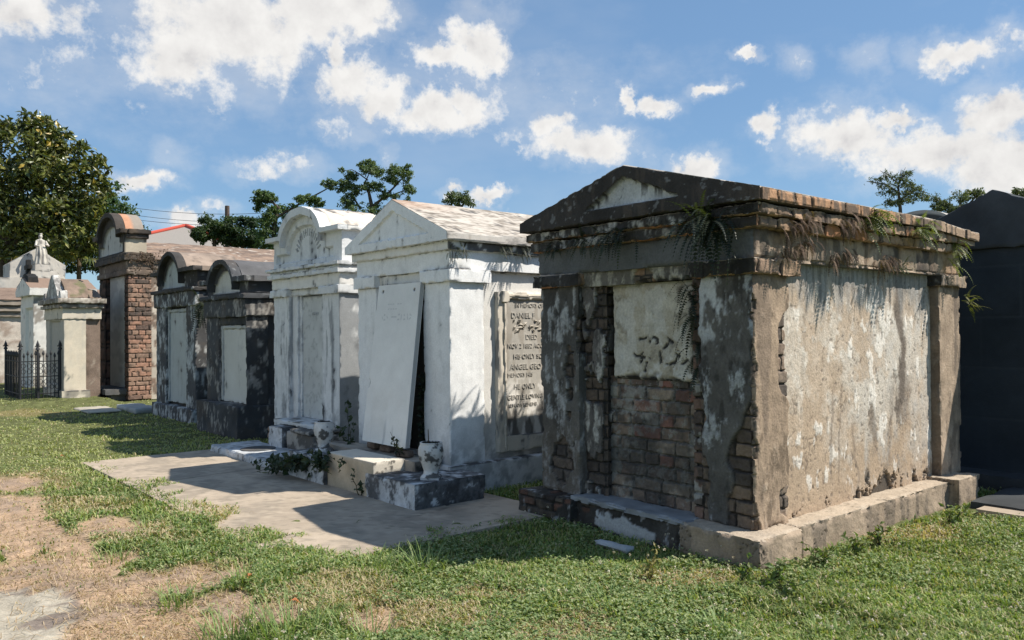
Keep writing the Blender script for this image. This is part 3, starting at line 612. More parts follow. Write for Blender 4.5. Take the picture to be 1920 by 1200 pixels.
for (x, y, l, wd, z, a) in ((4.47, 6.98, .2, .1, .335, .2), (4.56, 7.72, .2, .1, .335, -.1), (4.53, 7.40, .18, .1, .335, .05)):
    def wr(V, x=x, y=y, a=a): 
        c, s = math.cos(a), math.sin(a); W = V.copy(); dx = V[:, 0] - x; dy = V[:, 1] - y; W[:, 0] = x + dx * c - dy * s; W[:, 1] = y + dx * s + dy * c; return W
    part('brick', bk, [box(x - wd / 2, x + wd / 2, y - l / 2, y + l / 2, z, z + .07, .015)], lambda P, N, E: (flat(len(P), (.16, .12, .095)) * (.6 + .7 * fbm(P, 14, 4, 251))[:, None], -sm(.02, 0, E) * .014), M_BRICK, warp=wr)
# urns
def urn(x, y, z, h, lab, seed, flute=.05):
    u = thing('urn', (x, y, z), lab, 'urn', 'white urns on the coping')
    k = h / .33
    prof = [(.001, 0), (.098, 0), (.10, .02), (.088, .035), (.07, .045), (.066, .075), (.07, .09), (.082, .12), (.10, .17), (.112, .22), (.115, .25), (.112, .28), (.104, .305), (.10, .318), (.104, .327), (.098, .332), (.088, .328), (.082, .30), (.06, .27), (.001, .265)]
    prof = [(r * k, z + q * k) for r, q in prof]
    def wob(a, zz):
        b = sm(z + .08 * k, z + .14 * k, zz) * sm(z + .30 * k, z + .26 * k, zz)
        return 1 + (flute * np.abs(np.cos(a * 4))[None] - flute * .6) * b[:, None]
    part('body', u, [lathe(x, y, prof[2:], 72, .007, wob)], lambda P, N, E: (lambda n3: (mixc(mixc(flat(len(P), (.64, .63, .61)) * (.75 + .35 * fbm(P, 9, 4, seed))[:, None], (.06, .058, .055), sm(.60, .70, n3 - .16 * sm(z + .12, z + .25, P[:, 2]) + .1) * .9), (.03, .028, .022), (np.hypot(P[:, 0] - x, P[:, 1] - y) < .088 * k) * (P[:, 2] > z + .24 * k) * 1.0), (n3 - .5) * .01))(fbm(P, 17, 5, seed + 1)), M_STUCCO)
    part('foot', u, [lathe(x, y, prof[:3], 56, .01), lathe(x, y, [(.001, z - .004), (.118 * k, z - .004), (.118 * k, z + .012), (.001, z + .012)], 4, .02)], st_mottle(seed + 5, amt=.38, topdark=.2), M_STUCCO)
    return u
urn(4.285, 6.24, .24, .335, 'white fluted urn on the near mottled corner block, nearest the big tomb', 261)
urn(4.22, 8.22, .288, .325, 'white urn on the far coping block behind the dark vine', 267, .02)

# ------------------------------------------------------------------ white arched tomb
AT = thing('arched_tomb', (5.0, 9.3, 0), 'grey-white tomb with round arched top and stained white pilasters behind an urn', 'tomb')
S1 = st_white((.66, .665, .66), mold=.16, streak=.7, topm=.35, seed=301, grey=(.30, .31, .32), low=.6, zlow=.3)
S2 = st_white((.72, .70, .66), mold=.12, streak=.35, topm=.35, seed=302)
pilst = lambda P, N, E: (lambda a: (mixc(a[0], (.13, .14, .15), np.maximum(sm(.54, .62, fbm(P, (15, 15, 1.5), 5, 303)) * sm(.16, .06, np.abs(P[:, 1] - np.where(P[:, 1] > 10.2, 10.86, 9.56)) - .02), 0) * .6), a[1]))(S1(P, N, E))
part('pilaster', AT, [box(5.0, 5.45, 9.30, 9.79, .05, 2.105, .02, 'b')], lambda P, N, E: (lambda a: (mixc(a[0], (.20, .21, .22), (N[:, 1] < -.5) * sm(.3, .5, fbm(P, 3, 5, 316)) * .85), a[1]))(pilst(P, N, E)), M_STUCCO)  # near side face darkened to grey, shade put into the colour
part('pilaster', AT, [box(5.0, 5.45, 10.78, 11.28, .05, 2.105, .02, 'b')], pilst, M_STUCCO)
part('pilaster_cap', AT, [box(4.955, 5.5, 9.26, 9.82, 2.10, 2.205, .02, 'b')], S1, M_STUCCO)
part('pilaster_cap', AT, [box(4.955, 5.5, 10.76, 11.33, 2.10, 2.205, .02, 'b')], S1, M_STUCCO)
part('front_wall', AT, [box(5.06, 5.4, 10.62, 10.79, .1, 2.19, .02, 'b'), box(5.09, 5.4, 10.56, 10.62, .1, 2.15, .02, 'b'), box(5.04, 5.4, 9.78, 10.79, 2.11, 2.20, .02, 'b')], S1, M_STUCCO)
part('core', AT, [box(5.2, 7.3, 9.36, 11.22, .02, 2.2, .04)], lambda P, N, E: (lambda a: (mixc(a[0], (.20, .21, .22), (N[:, 1] < -.5) * sm(.3, .5, fbm(P, 3, 5, 316)) * .85), a[1]))(S2(P, N, E)), M_STUCCO, 'stained white side wall with grey shade painted on')  # wall's near side carries the same painted grey shade
def st_slab3(seed, base=(.50, .51, .50)):
    def f(P, N, E):
        n = fbm(P, 4, 5, seed); n3 = fbm(P, 14, 5, seed + 1)
        c = flat(len(P), base) * (.85 + .3 * n)[:, None]; c = mixc(c, (.24, .25, .25), sm(.6, .72, n3) * .5)
        return mixc(c, (.12, .12, .12), sm(.03, .0, E) * .5), -sm(.02, 0, E) * .008
    return f
part('closing_tablet', AT, [box(5.11, 5.2, 9.77, 10.58, .28, 2.10, .018, 'b')], st_slab3(305), M_MARBLE)
zt = []
text_part('inscription', [('ALEXANDER', .085, (5.108, 10.18, 1.93), 'CENTER', .003, (.40, .405, .40)), ('FAMILY', .06, (5.108, 10.18, 1.83), 'CENTER', .003, (.43, .435, .43))][1:], AT, M_MARBLE, 'x')
part('frieze', AT, [box(4.985, 7.32, 9.27, 11.31, 2.20, 2.365, .022, 'b')], S2, M_STUCCO)
part('cornice', AT, [box(4.93, 7.36, 9.215, 11.36, 2.362, 2.42, .022, 'b'), box(4.965, 7.34, 9.25, 11.33, 2.42, 2.46, .03, 'b'), box(4.91, 7.38, 9.19, 11.38, 2.46, 2.505, .022, 'b')], S1, M_STUCCO)
A3 = arch_fn(10.33, .66, 2.86, .45, 2.965)
part('attic', AT, [slab(9.27, 11.32, 2.50, lambda y: A3(y) - .02, 5.02, 6.1, .02, arch_pts(10.33, .66), 'b', .04), box(6.1, 7.2, 9.27, 11.32, 2.50, 2.93, .04)],
     lambda P, N, E: (lambda a, t: (a[0], a[1] - .055 * t))(S1(P, N, E) if True else 0, (N[:, 0] < -.5) * sm(0, .014, np.minimum(np.maximum(np.minimum(.56 - np.abs(P[:, 1] - 10.33), arch_fn(10.33, .56, 2.70, .375, -1)(P[:, 1]) - P[:, 2]), np.minimum(.86 - np.abs(P[:, 1] - 10.36), 2.715 - P[:, 2])), P[:, 2] - 2.58))), M_STUCCO)
part('arch_moulding', AT, [slab(9.20, 11.40, lambda y: np.where(np.abs(y - 10.33) < .585, 2.80 + .40 * np.sqrt(np.clip(1 - ((y - 10.33) / .585) ** 2, 0, 1)), 2.90), A3, 4.925, 5.089, .018, arch_pts(10.33, .66) + arch_pts(10.33, .585), '')], S1, M_STUCCO)
part('barrel_roof', AT, [slab(9.66, 11.0, 2.7, A3, 5.09, 5.95, .022, arch_pts(10.33, .66), 'b', .03)], st_white((.60, .53, .46), mold=.2, streak=.5, topm=.12, seed=307, warm=.9), M_STUCCO, 'barrel roof stained pinkish brown')
part('eave_slab', AT, [box(5.061, 7.28, 9.195, 9.655, 2.90, 2.967, .03, ''), box(5.961, 7.28, 9.655, 11.39, 2.905, 2.965, .05)], S2, M_STUCCO)
def radial(P_):  # worn letters set round the tympanum
    V, F, C = [], [], []
    for k in range(15):
        a = math.pi * (.12 + .76 * k / 14); ca, sa = math.cos(a), math.sin(a)
        for (r0, r1, w0) in ((.30, .40, .012),) if k % 3 else ((.30, .40, .011), (.345, .36, .03)):
            i = len(V)
            for (r, s) in ((r0, -1), (r1, -1), (r1, 1), (r0, 1)):
                V.append((5.071, 10.33 + r * ca - s * w0 * sa, 2.62 + r * sa * 1.02 + s * w0 * ca))
            for q in range(4): V.append((V[i + q][0] + .012, V[i + q][1], V[i + q][2]))
            F += [(i, i + 1, i + 2, i + 3)] + [(i + q, i + (q + 1) % 4, i + 4 + (q + 1) % 4, i + 4 + q) for q in range(4)]
            C += [(.36, .37, .37)] * 8
    return V, F, C
V_, F_, C_ = radial(0); mesh_obj('lettering', V_, F_, M_STUCCO, AT, np.array(C_), False)
part('step', AT, [box(4.54, 5.02, 10.02, 10.42, -.02, .36, .015, 'b')], st_mottle(311, amt=.36, topdark=.7), M_STUCCO)
part('step', AT, [box(4.60, 5.02, 9.25, 10.02, -.02, .32, .015, 'b'), box(4.54, 5.0, 9.25, 9.80, .32, .375, .015, '')], lambda P, N, E: (mixc(flat(len(P), (.33, .31, .28)) * (.7 + .5 * fbm(P, 5, 5, 312))[:, None], (.07, .065, .06), sm(.5, .62, fbm(P, 8, 5, 313)) * .85), (fbm(P, 9, 4, 314) - .5) * .012 - sm(.03, 0, E) * .015), M_STUCCO)
part('sill', AT, [box(4.70, 5.12, 9.45, 10.62, .375, .425, .02, '')], st_white((.55, .57, .58), mold=.05, streak=.3, seed=315), M_MARBLE)
lg = thing('ledger_slab', (3.95, 8.5, 0), 'low white slab with a round cover lying flat before the arched tomb', 'slab')
part('slab', lg, [box(3.97, 4.62, 8.56, 11.0, -.01, .10, .02, 'b')], st_mottle(321, (.56, .58, .60), (.09, .09, .09), .25, .25), M_MARBLE)
part('cover', lg, [lathe(4.28, 10.15, [(.22, .09), (.22, .108), (.20, .112), (.001, .112)], 40, .03)], st_dark((.07, .075, .08), amt=.1, seed=323), M_CONC)
sb = thing('brick_stack', (4.66, 10.62, 0), 'short stack of broken bricks beside the step of the arched tomb', 'bricks')
for i in range(4):
    part('brick', sb, [box(4.60 + .02 * (i % 2), 4.74 + .01 * i, 10.47 + .03 * (i % 2), 10.66 - .02 * (i % 3), .085 * i - .01, .085 * i + .072, .014)], lambda P, N, E: (flat(len(P), (.25, .18, .13)) * (.6 + .6 * fbm(P, 12, 4, 331))[:, None], -sm(.03, 0, E) * .02 + (fbm(P, 12, 3, 332) - .5) * .02), M_BRICK)

# ------------------------------------------------------------------ the two round-topped dark tombs
def round_tomb(name, lab, x0, y0, y1, yc, r, z, st, st_light, st_body, roof_len, depth, st_roof, tab, stab, ledge, seed, res=.024):
    """z: dict of heights"""
    t = thing(name, (x0, y0, 0), lab, 'tomb', None)
    part('base', t, [box(x0 - ledge, x0 + depth, y0 - .04, y1 + .04, -.03, z['base'], res, 'b')], st_body, M_STUCCO)
    part('body', t, [box(x0 + .10, x0 + depth - .04, y0 + .02, y1 - .02, z['base'] - .02, z['cap'] + .02, .03)], st, M_STUCCO)
    part('pilaster', t, [box(x0, x0 + .35, y0, tab[0] - .06, z['base'] - .01, z['cap'], res, 'b')], st_body, M_STUCCO)
    part('pilaster', t, [box(x0, x0 + .35, tab[1] + .06, y1, z['base'] - .01, z['cap'], res, 'b')], st_body, M_STUCCO)
    part('tablet_frame', t, [box(x0 + .04, x0 + .2, tab[0] - .06, tab[0], tab[2], tab[3] + .06, res, 'b'), box(x0 + .04, x0 + .2, tab[1], tab[1] + .06, tab[2], tab[3] + .06, res, 'b'), box(x0 + .042, x0 + .2, tab[0], tab[1], tab[3], tab[3] + .06, res, 'b')], st_light, M_STUCCO)
    part('closing_tablet', t, [box(x0 + .065, x0 + .2, tab[0], tab[1], tab[2], tab[3], res, 'b')], stab, M_MARBLE)
    if z['cap'] > tab[3] + .1: part('front_wall', t, [box(x0 + .03, x0 + .2, tab[0] - .06, tab[1] + .06, tab[3] + .06, z['cap'], res, 'b')], st, M_STUCCO)
    part('frieze', t, [box(x0 - .04, x0 + depth, y0 - .05, y1 + .05, z['cap'], z['fr'], res, 'b')], st_body, M_STUCCO)
    part('cornice', t, [box(x0 - .09, x0 + depth + .03, y0 - .10, y1 + .10, z['fr'], z['fr'] + .07, res, 'b')], st, M_STUCCO)
    a = arch_fn(yc, r, z['spring'], z['top'] - z['spring'], z['sh']); ri = r - .17
    part('attic', t, [slab(y0 - .02, y1 + .02, z['fr'] + .07, lambda y: a(y) - .03, x0 + .03, x0 + roof_len, res, arch_pts(yc, r), 'b', .05)],
         lambda P, N, E: (lambda c0, cl, m: (c0[0] * (1 - m[:, None]) + cl[0] * m[:, None], c0[1] - .03 * m))(st(P, N, E), stab(P, N, E), (N[:, 0] < -.5) * sm(0, .02, np.minimum(np.maximum(np.minimum(ri - np.abs(P[:, 1] - yc), z['spring'] - .06 + (z['top'] - z['spring'] - .12) * np.sqrt(np.clip(1 - ((P[:, 1] - yc) / ri) ** 2, 0, 1)) - P[:, 2]), np.minimum(ri + .15 - np.abs(P[:, 1] - yc), z['fr'] + .27 - P[:, 2])), P[:, 2] - z['fr'] - .1))), M_STUCCO)
    rim = r - .07
    part('arch_moulding', t, [slab(y0 - .12, y1 + .12, lambda y: np.where(np.abs(y - yc) < rim, z['spring'] - .03 + (z['top'] - z['spring'] - .05) * np.sqrt(np.clip(1 - ((y - yc) / rim) ** 2, 0, 1)), z['sh'] - .08), a, x0 - .08, x0 + .08, res, arch_pts(yc, r) + arch_pts(yc, rim))], st, M_STUCCO)
    part('barrel_roof', t, [slab(yc - r - .002, yc + r + .002, z['sh'] - .1, lambda y: a(y), x0 + .081, x0 + roof_len, res, arch_pts(yc, r), 'b', .04)], st_roof, M_STUCCO)
    part('eave_slab', t, [box(x0 + .081, x0 + depth + .05, y0 - .12, yc - r - .004, z['sh'] - .08, z['sh'], .04), box(x0 + .081, x0 + depth + .05, yc + r + .004, y1 + .12, z['sh'] - .08, z['sh'], .04), box(x0 + roof_len + .01, x0 + depth + .05, yc - r - .004, yc + r + .004, z['sh'] - .07, z['sh'] - .003, .06)], st_roof, M_STUCCO)
    return t
gry = lambda sd, b, m=.2: st_white(b, mold=m, streak=.6, topm=.3, seed=sd, grey=(.25, .25, .25))
T4 = round_tomb('round_topped_tomb', 'blackened low tomb with round top and pale tablet, beside the arched white tomb', 4.9, 12.05, 13.72, 12.95, .60, dict(base=.49, cap=1.85, fr=2.13, sh=2.47, spring=2.30, top=2.775),
    st_dark((.055, .058, .063), (.34, .35, .35), .46, 401), gry(402, (.46, .46, .44), .1), st_dark((.06, .062, .066), (.40, .38, .35), .62, 403, sc=3.5), 1.75, 2.3,
    lambda P, N, E: (flat(len(P), (.115, .115, .12)) * (.7 + .6 * fbm(P, 4, 5, 404))[:, None], (fbm(P, 6, 3, 405) - .5) * .015),
    (12.13, 13.12, .50, 1.66), gry(406, (.56, .55, .51), .12), .16, 400)
T5 = round_tomb('round_topped_tomb', 'round-topped tomb with peeling white and black front and a tall grey tablet', 5.05, 14.70, 16.92, 16.0, .68, dict(base=.24, cap=2.10, fr=2.36, sh=2.80, spring=2.55, top=3.15),
    st_dark((.05, .047, .045), (.45, .45, .44), .32, 411), gry(412, (.42, .44, .44), .2), st_dark((.075, .076, .08), (.58, .60, .60), .74, 413, sc=6), 1.1, 2.4,
    lambda P, N, E: (mixc(flat(len(P), (.30, .235, .19)) * (.65 + .6 * fbm(P, 5, 5, 414))[:, None], (.12, .1, .085), sm(.5, .7, fbm(P, 9, 5, 415)) * .6), (fbm(P, 6, 3, 415) - .5) * .015),
    (15.25, 16.28, .29, 2.0), gry(416, (.40, .425, .42), .1), .08, 410)

# ------------------------------------------------------------------ tall brick tomb with the long vault behind it
BR = thing('brick_tomb', (5.57, 20.83, 0), 'tall brick tomb with round reddish top and long brown roofed vault behind', 'tomb')
D6 = st_dark((.055, .048, .043), (.34, .30, .26), .22, 501, sc=3, brown=.7)
def st_b6(P, N, E):
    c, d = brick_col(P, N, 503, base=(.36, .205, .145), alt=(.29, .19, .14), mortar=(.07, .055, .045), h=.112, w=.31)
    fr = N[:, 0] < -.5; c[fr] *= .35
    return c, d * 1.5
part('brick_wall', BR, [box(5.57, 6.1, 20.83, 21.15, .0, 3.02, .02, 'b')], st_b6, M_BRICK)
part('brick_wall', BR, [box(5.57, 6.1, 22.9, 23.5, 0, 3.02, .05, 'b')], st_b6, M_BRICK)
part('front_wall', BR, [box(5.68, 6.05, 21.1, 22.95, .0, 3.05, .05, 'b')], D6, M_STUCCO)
part('closing_tablet', BR, [box(5.63, 5.72, 21.38, 22.68, .28, 3.02, .04, 'b')], lambda P, N, E: (mixc(flat(len(P), (.47, .44, .38)) * (.8 + .35 * fbm(P, 2, 4, 505))[:, None], (.27, .25, .22), sm(.42, .62, fbm(P, (2, 2, 4), 4, 506)) * .7), np.zeros(len(P))), M_MARBLE)
part('sill', BR, [box(5.1, 5.75, 21.0, 22.9, .14, .27, .05, 'b'), box(5.25, 5.75, 21.1, 22.8, -.02, .14, .05, 'b')], st_dark((.10, .10, .10), amt=.2, seed=507), M_CONC)
part('frieze', BR, [box(5.52, 6.12, 20.79, 23.55, 3.02, 3.14, .03, 'b'), box(5.56, 6.1, 20.82, 23.5, 3.14, 3.36, .03, 'b')], st_dark((.13, .10, .08), (.42, .36, .30), .4, 508), M_BRICK)
part('cornice', BR, [box(5.46, 6.16, 20.72, 23.6, 3.36, 3.48, .03, 'b'), box(5.50, 6.14, 20.78, 23.56, 3.48, 3.56, .04, 'b')], D6, M_STUCCO)
A6 = arch_fn(22.5, 1.0, 4.0, .68, 4.17)
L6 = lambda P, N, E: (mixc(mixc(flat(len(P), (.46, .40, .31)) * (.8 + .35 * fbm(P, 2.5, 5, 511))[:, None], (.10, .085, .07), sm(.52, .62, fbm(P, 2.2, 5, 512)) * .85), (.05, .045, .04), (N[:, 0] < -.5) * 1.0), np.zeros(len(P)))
def st_attic6(P, N, E):
    c, d = L6(P, N, E); m = (N[:, 0] < -.5) * sm(0, .03, np.minimum(np.maximum(np.minimum(.80 - np.abs(P[:, 1] - 22.5), 3.88 + .46 * np.sqrt(np.clip(1 - ((P[:, 1] - 22.5) / .8) ** 2, 0, 1)) - P[:, 2]), np.minimum(1.12 - np.abs(P[:, 1] - 22.55), 3.87 - P[:, 2])), P[:, 2] - 3.62))
    k, _ = gry(513, (.44, .44, .42), .1)(P, N, E); return c * (1 - m[:, None]) + k * m[:, None], d - .06 * m
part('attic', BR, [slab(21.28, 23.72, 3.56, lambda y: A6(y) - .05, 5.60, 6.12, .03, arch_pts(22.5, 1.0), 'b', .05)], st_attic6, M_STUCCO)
part('arch_moulding', BR, [slab(21.2, 23.8, lambda y: np.where(np.abs(y - 22.5) < .9, 3.98 + .58 * np.sqrt(np.clip(1 - ((y - 22.5) / .9) ** 2, 0, 1)), 4.05), A6, 5.48, 5.699, .03, arch_pts(22.5, 1.0) + arch_pts(22.5, .9))], D6, M_STUCCO)
part('barrel_roof', BR, [slab(21.5, 23.5, 3.9, A6, 5.70, 6.13, .03, arch_pts(22.5, 1.0), 'b')], lambda P, N, E: (mixc(flat(len(P), (.47, .25, .155)) * (.8 + .35 * fbm(P, 4, 4, 514))[:, None], (.27, .235, .20), sm(5.83, 5.93, P[:, 0])), np.zeros(len(P))), M_STUCCO, 'orange red barrel roof')
part('eave_slab', BR, [box(5.661, 6.2, 21.16, 21.497, 4.05, 4.17, .03), box(5.63, 6.17, 21.21, 21.45, 3.95, 4.05, .04)], D6, M_STUCCO)
VR = gable_fn(22.3, 3.42, 3.98, 20.72, 23.9)
part('vault_wall', BR, [box(6.101, 13.0, 20.86, 23.8, .0, 3.2, .045, 'bf')], lambda P, N, E: (lambda n, n3: (mixc(mixc(flat(len(P), (.52, .46, .39)) * (.75 + .4 * n)[:, None], (.24, .16, .12), sm(.5, .56, n3) * sm(6.3, 6.2, P[:, 0]) ), (.17, .14, .115), sm(.56, .66, n3) * .8), (n - .5) * .02))(fbm(P, 2.5, 5, 521), fbm(P, 5, 6, 522)), M_STUCCO)
part('vault_cornice', BR, [box(6.12, 13.1, 20.78, 23.85, 3.18, 3.30, .06, 'b'), box(6.12, 13.1, 20.74, 23.9, 3.30, 3.405, .06, 'b')], st_dark((.12, .10, .085), (.40, .34, .28), .3, 523), M_STUCCO)
part('vault_roof', BR, [slab(20.70, 23.92, 3.40, VR, 6.14, 13.1, .035, (22.3,), 'b', .05)], lambda P, N, E: (lambda n, n2: (mixc(mixc(flat(len(P), (.27, .195, .15)) * (.7 + .55 * n)[:, None], (.13, .10, .085), sm(.5, .64, n2) * .7), (.62, .58, .52), sm(.73, .78, fbm(P, (7, 9, 9), 5, 533)) * .5), (n2 - .5) * .04))(fbm(P, 1.6, 5, 531), fbm(P, (3, 8, 8), 5, 532)), M_BRICK, 'brown mossy vault roof')

# ------------------------------------------------------------------ low tomb with the curved gable, white tomb with cross, far vault and gable with statue
CT = thing('curved_gable_tomb', (4.64, 23.08, 0), 'cream tomb with scrolled curved gable and brown humped roof behind iron fence', 'tomb')
C7 = st_white((.58, .52, .42), mold=.04, streak=.25, topm=.3, seed=601, warm=.7)
part('plinth', CT, [box(4.58, 5.24, 23.02, 25.3, -.2, .17, .05, 'b')], st_white((.6, .54, .44), mold=.2, seed=602, low=.6), M_STUCCO)
part('front_wall', CT, [box(4.64, 5.15, 23.08, 25.25, .16, 2.0, .04, 'b')], lambda P, N, E: (lambda a: (mixc(a[0], (.30, .30, .29), (N[:, 0] < -.5) * .45), a[1] - .05 * ((N[:, 0] < -.5) * (np.abs(P[:, 1] - 24.15) < .62) * (P[:, 2] > .3) * (P[:, 2] < 1.93))))(C7(P, N, E)), M_STUCCO)
part('rear_wall', CT, [box(5.151, 5.50, 23.14, 25.2, -.2, 2.0, .05, 'bf')], st_dark((.20, .15, .12), (.40, .35, .29), .45, 603, brown=.5), M_BRICK)
part('frieze', CT, [box(4.60, 5.51, 23.05, 25.28, 1.995, 2.28, .04, 'b')], st_white((.58, .52, .43), mold=.36, streak=.6, seed=604), M_STUCCO)
part('cornice', CT, [box(4.53, 5.55, 22.97, 25.36, 2.28, 2.36, .04, 'b'), box(4.47, 5.60, 22.9, 25.43, 2.40, 2.52, .04, 'b'), box(4.58, 5.51, 23.02, 25.3, 2.36, 2.40, .05, 'b')], st_dark((.24, .21, .18), (.56, .52, .45), .75, 605), M_STUCCO)
def ogee(y):
    d = np.abs(y - 24.1); return np.where(d < .34, 3.16 - .25 * (d / .34) ** 2, np.where(d < .82, 2.91 - .36 * sm(.34, .82, d), np.where(d < 1.08, 2.55 + .17 * np.sqrt(np.clip(1 - ((d - .95) / .14) ** 2, 0, 1)), 2.52)))
part('curved_gable', CT, [slab(23.02, 25.18, 2.51, ogee, 4.56, 4.72, .025, tuple(24.1 + s * q for s in (-1, 1) for q in (.82, .86, .9, .95, 1.0, 1.04, 1.08)))], st_dark((.22, .21, .20), (.66, .65, .61), .85, 606, sc=7), M_STUCCO)
part('roof', CT, [slab(23.2, 25.0, 2.5, lambda y: 3.06 - .5 * np.abs((y - 24.1) / .9) ** 2.2, 4.721, 5.25, .035, (), 'b'), slab(23.1, 25.1, 2.5, lambda y: 2.80 - .25 * np.abs((y - 24.1) / 1.0) ** 2.4, 5.25, 5.52, .04, (), 'b')], lambda P, N, E: (mixc(flat(len(P), (.24, .18, .14)) * (.6 + .7 * fbm(P, 3, 5, 607))[:, None], (.10, .12, .05), sm(.6, .75, fbm(P, 4, 5, 608)) * .6), (fbm(P, 5, 4, 609) - .5) * .08), M_BRICK)

CT.location = (4.27, 21.23, .12); CT.scale = (.92, .92, .92)
XT = thing('cross_tomb', (4.64, 27.0, 0), 'narrow whitewashed tomb topped by a small dark cross, behind the curved gable tomb', 'tomb')
part('body', XT, [box(4.64, 6.2, 27.0, 29.0, -.02, 2.75, .06, 'b')], lambda P, N, E: (lambda a: (mixc(a[0], (.22, .19, .16), (N[:, 1] < -.5) * sm(.52, .6, fbm(P, 4, 5, 612)) * .8), a[1] - .08 * ((N[:, 0] < -.5) * (P[:, 1] > 27.15) * (P[:, 1] < 28.2) * (P[:, 2] < 2.35))))(st_white((.68, .67, .63), mold=.15, streak=.4, seed=611)(P, N, E)), M_STUCCO)
part('roof', XT, [slab(26.86, 29.14, 2.74, gable_fn(28.0, 2.95, 3.3, 26.86, 29.14), 4.52, 6.3, .05, (28.0,), 'b')], lambda P, N, E: (lambda a: (mixc(a[0], (.24, .17, .13), sm(.4, .7, N[:, 2])), a[1]))(st_white((.66, .65, .61), mold=.2, seed=613)(P, N, E)), M_STUCCO)
part('cross', XT, [box(4.62, 4.74, 27.92, 28.10, 3.2, 3.84, .05), box(4.622, 4.738, 27.70, 28.32, 3.55, 3.68, .05), slab(27.45, 28.6, 3.1, lambda y: 3.44 - .25 * np.abs(y - 28.0), 4.58, 4.85, .06)], st_dark((.03, .03, .03), amt=.02, seed=614), M_CONC)
VW = thing('vault_wall', (3, 31.5, 0), 'long wall vault with brown roof and moulded cornice at the far left', 'wall')
part('wall', VW, [box(-8, 8.5, 31.6, 33.5, -.02, 2.25, .10, 'b')], lambda P, N, E: (lambda n, n3: (mixc(mixc(flat(len(P), (.55, .49, .43)) * (.7 + .45 * n)[:, None], (.26, .19, .15), sm(.52, .62, n3) * .7), (.7, .67, .62), sm(.6, .72, n) * .6), (n3 - .5) * .03))(fbm(P, 2.0, 5, 621), fbm(P, (2, 2, 6), 6, 622)), M_BRICK)
part('cornice', VW, [box(-8, 8.5, 31.5, 33.5, 2.2, 2.30, .12, 'b'), box(-8, 8.5, 31.42, 33.5, 2.38, 2.5, .12, 'b'), box(-8, 8.5, 31.34, 33.6, 2.58, 2.74, .12, 'b'), box(-8, 8.5, 31.55, 33.5, 2.3, 2.58, .2, 'b')], st_dark((.28, .24, .20), (.52, .46, .40), .5, 623), M_STUCCO)
part('roof', VW, [slab(31.3, 33.9, 2.74, lambda y: 2.77 + .50 * sm(31.2, 33.9, y), -8, 8.5, .08, (), 'b', .15)], lambda P, N, E: (flat(len(P), (.25, .18, .14)) * (.6 + .7 * fbm(P, 2.5, 5, 625))[:, None], (fbm(P, 3, 5, 626) - .5) * .08), M_BRICK)
# ================================================================== things behind the row
def swapxy(V):
    W = V.copy(); W[:, 0] = V[:, 1]; W[:, 1] = V[:, 0]; return W
GW = thing('gabled_monument', (6.2, 35, 0), 'pale cement gable with stepped base carrying a statue, rising behind the cross tomb', 'monument')
gs = st_white((.50, .47, .42), mold=.22, streak=.55, seed=631)
part('gable', GW, [slab(5.25, 7.1, 3.0, gable_fn(6.15, 4.25, 4.86, 5.25, 7.1), 35.0, 36.5, .05, (6.15,))], gs, M_STUCCO, warp=swapxy)
part('base', GW, [slab(4.9, 7.4, 0, 3.72, 34.9, 36.6, .12)], gs, M_STUCCO, warp=swapxy)
part('pedestal', GW, [slab(5.82, 6.65, 3.72, 3.96, 34.3, 34.9, .05), slab(5.96, 6.45, 3.96, 4.22, 34.35, 34.88, .05), slab(5.7, 6.8, 0, 3.72, 34.2, 34.9, .15)], gs, M_STUCCO, warp=swapxy)
# robed stone figure
def loft(cx, cy, rings, seg=44, fold=None):
    a = np.linspace(0, 2 * math.pi, seg + 1); A = []
    for (z, rx, ry, ox, oy) in rings:
        k = 1 + (fold(a, z) if fold else 0)
        A.append(np.stack([cx + ox + rx * k * np.cos(a), cy + oy + ry * k * np.sin(a), np.full_like(a, z)], -1))
    A = np.array(A); N = np.stack([np.cos(a) * np.ones((len(rings), 1)), np.sin(a) * np.ones((len(rings), 1)), np.zeros((len(rings), seg + 1))], -1)
    V, F, NN, E = _grid(A, N, np.arange(len(rings)) * 1.0, a); E[:] = 1
    return _merge([(V, F, NN, E)])
ST = thing('statue', (6.2, 34.62, 4.22), 'weathered stone statue of a crowned robed figure standing on the pale gable pedestal', 'statue')
z0 = 4.22
rg = [(0, .21, .19), (.03, .215, .195), (.25, .19, .17), (.5, .165, .15), (.65, .15, .13), (.74, .145, .115), (.84, .165, .11), (.90, .15, .10), (.935, .07, .065), (.96, .048, .05), (.985, .055, .06), (1.02, .066, .075), (1.06, .068, .078), (1.10, .05, .06), (1.12, .06, .065), (1.16, .055, .06), (1.165, .003, .003)]
rings = []
for (a, b) in zip(rg[:-1], rg[1:]):
    for k in range(3): t = k / 3; rings.append((z0 + a[0] + (b[0] - a[0]) * t, a[1] + (b[1] - a[1]) * t, a[2] + (b[2] - a[2]) * t, .02 * math.sin((a[0] + t * (b[0] - a[0])) * 5), 0))
rings.append((z0 + 1.165, .003, .003, 0, 0))
stst = lambda P, N, E: (mixc(flat(len(P), (.56, .53, .47)) * (.75 + .4 * fbm(P, 8, 4, 641))[:, None], (.15, .14, .13), sm(.55, .68, fbm(P, (14, 14, 4), 4, 642)) * .7), np.zeros(len(P)))
part('body', ST, [loft(6.2, 34.62, rings, 60, lambda a, z: .13 * np.sin(a * 9 + .8 * math.sin(a[1] + z * 3)) * float(sm(np.float64(z0 + .8), np.float64(z0 + .45), np.float64(z))))], stst, M_STUCCO, warp=None)
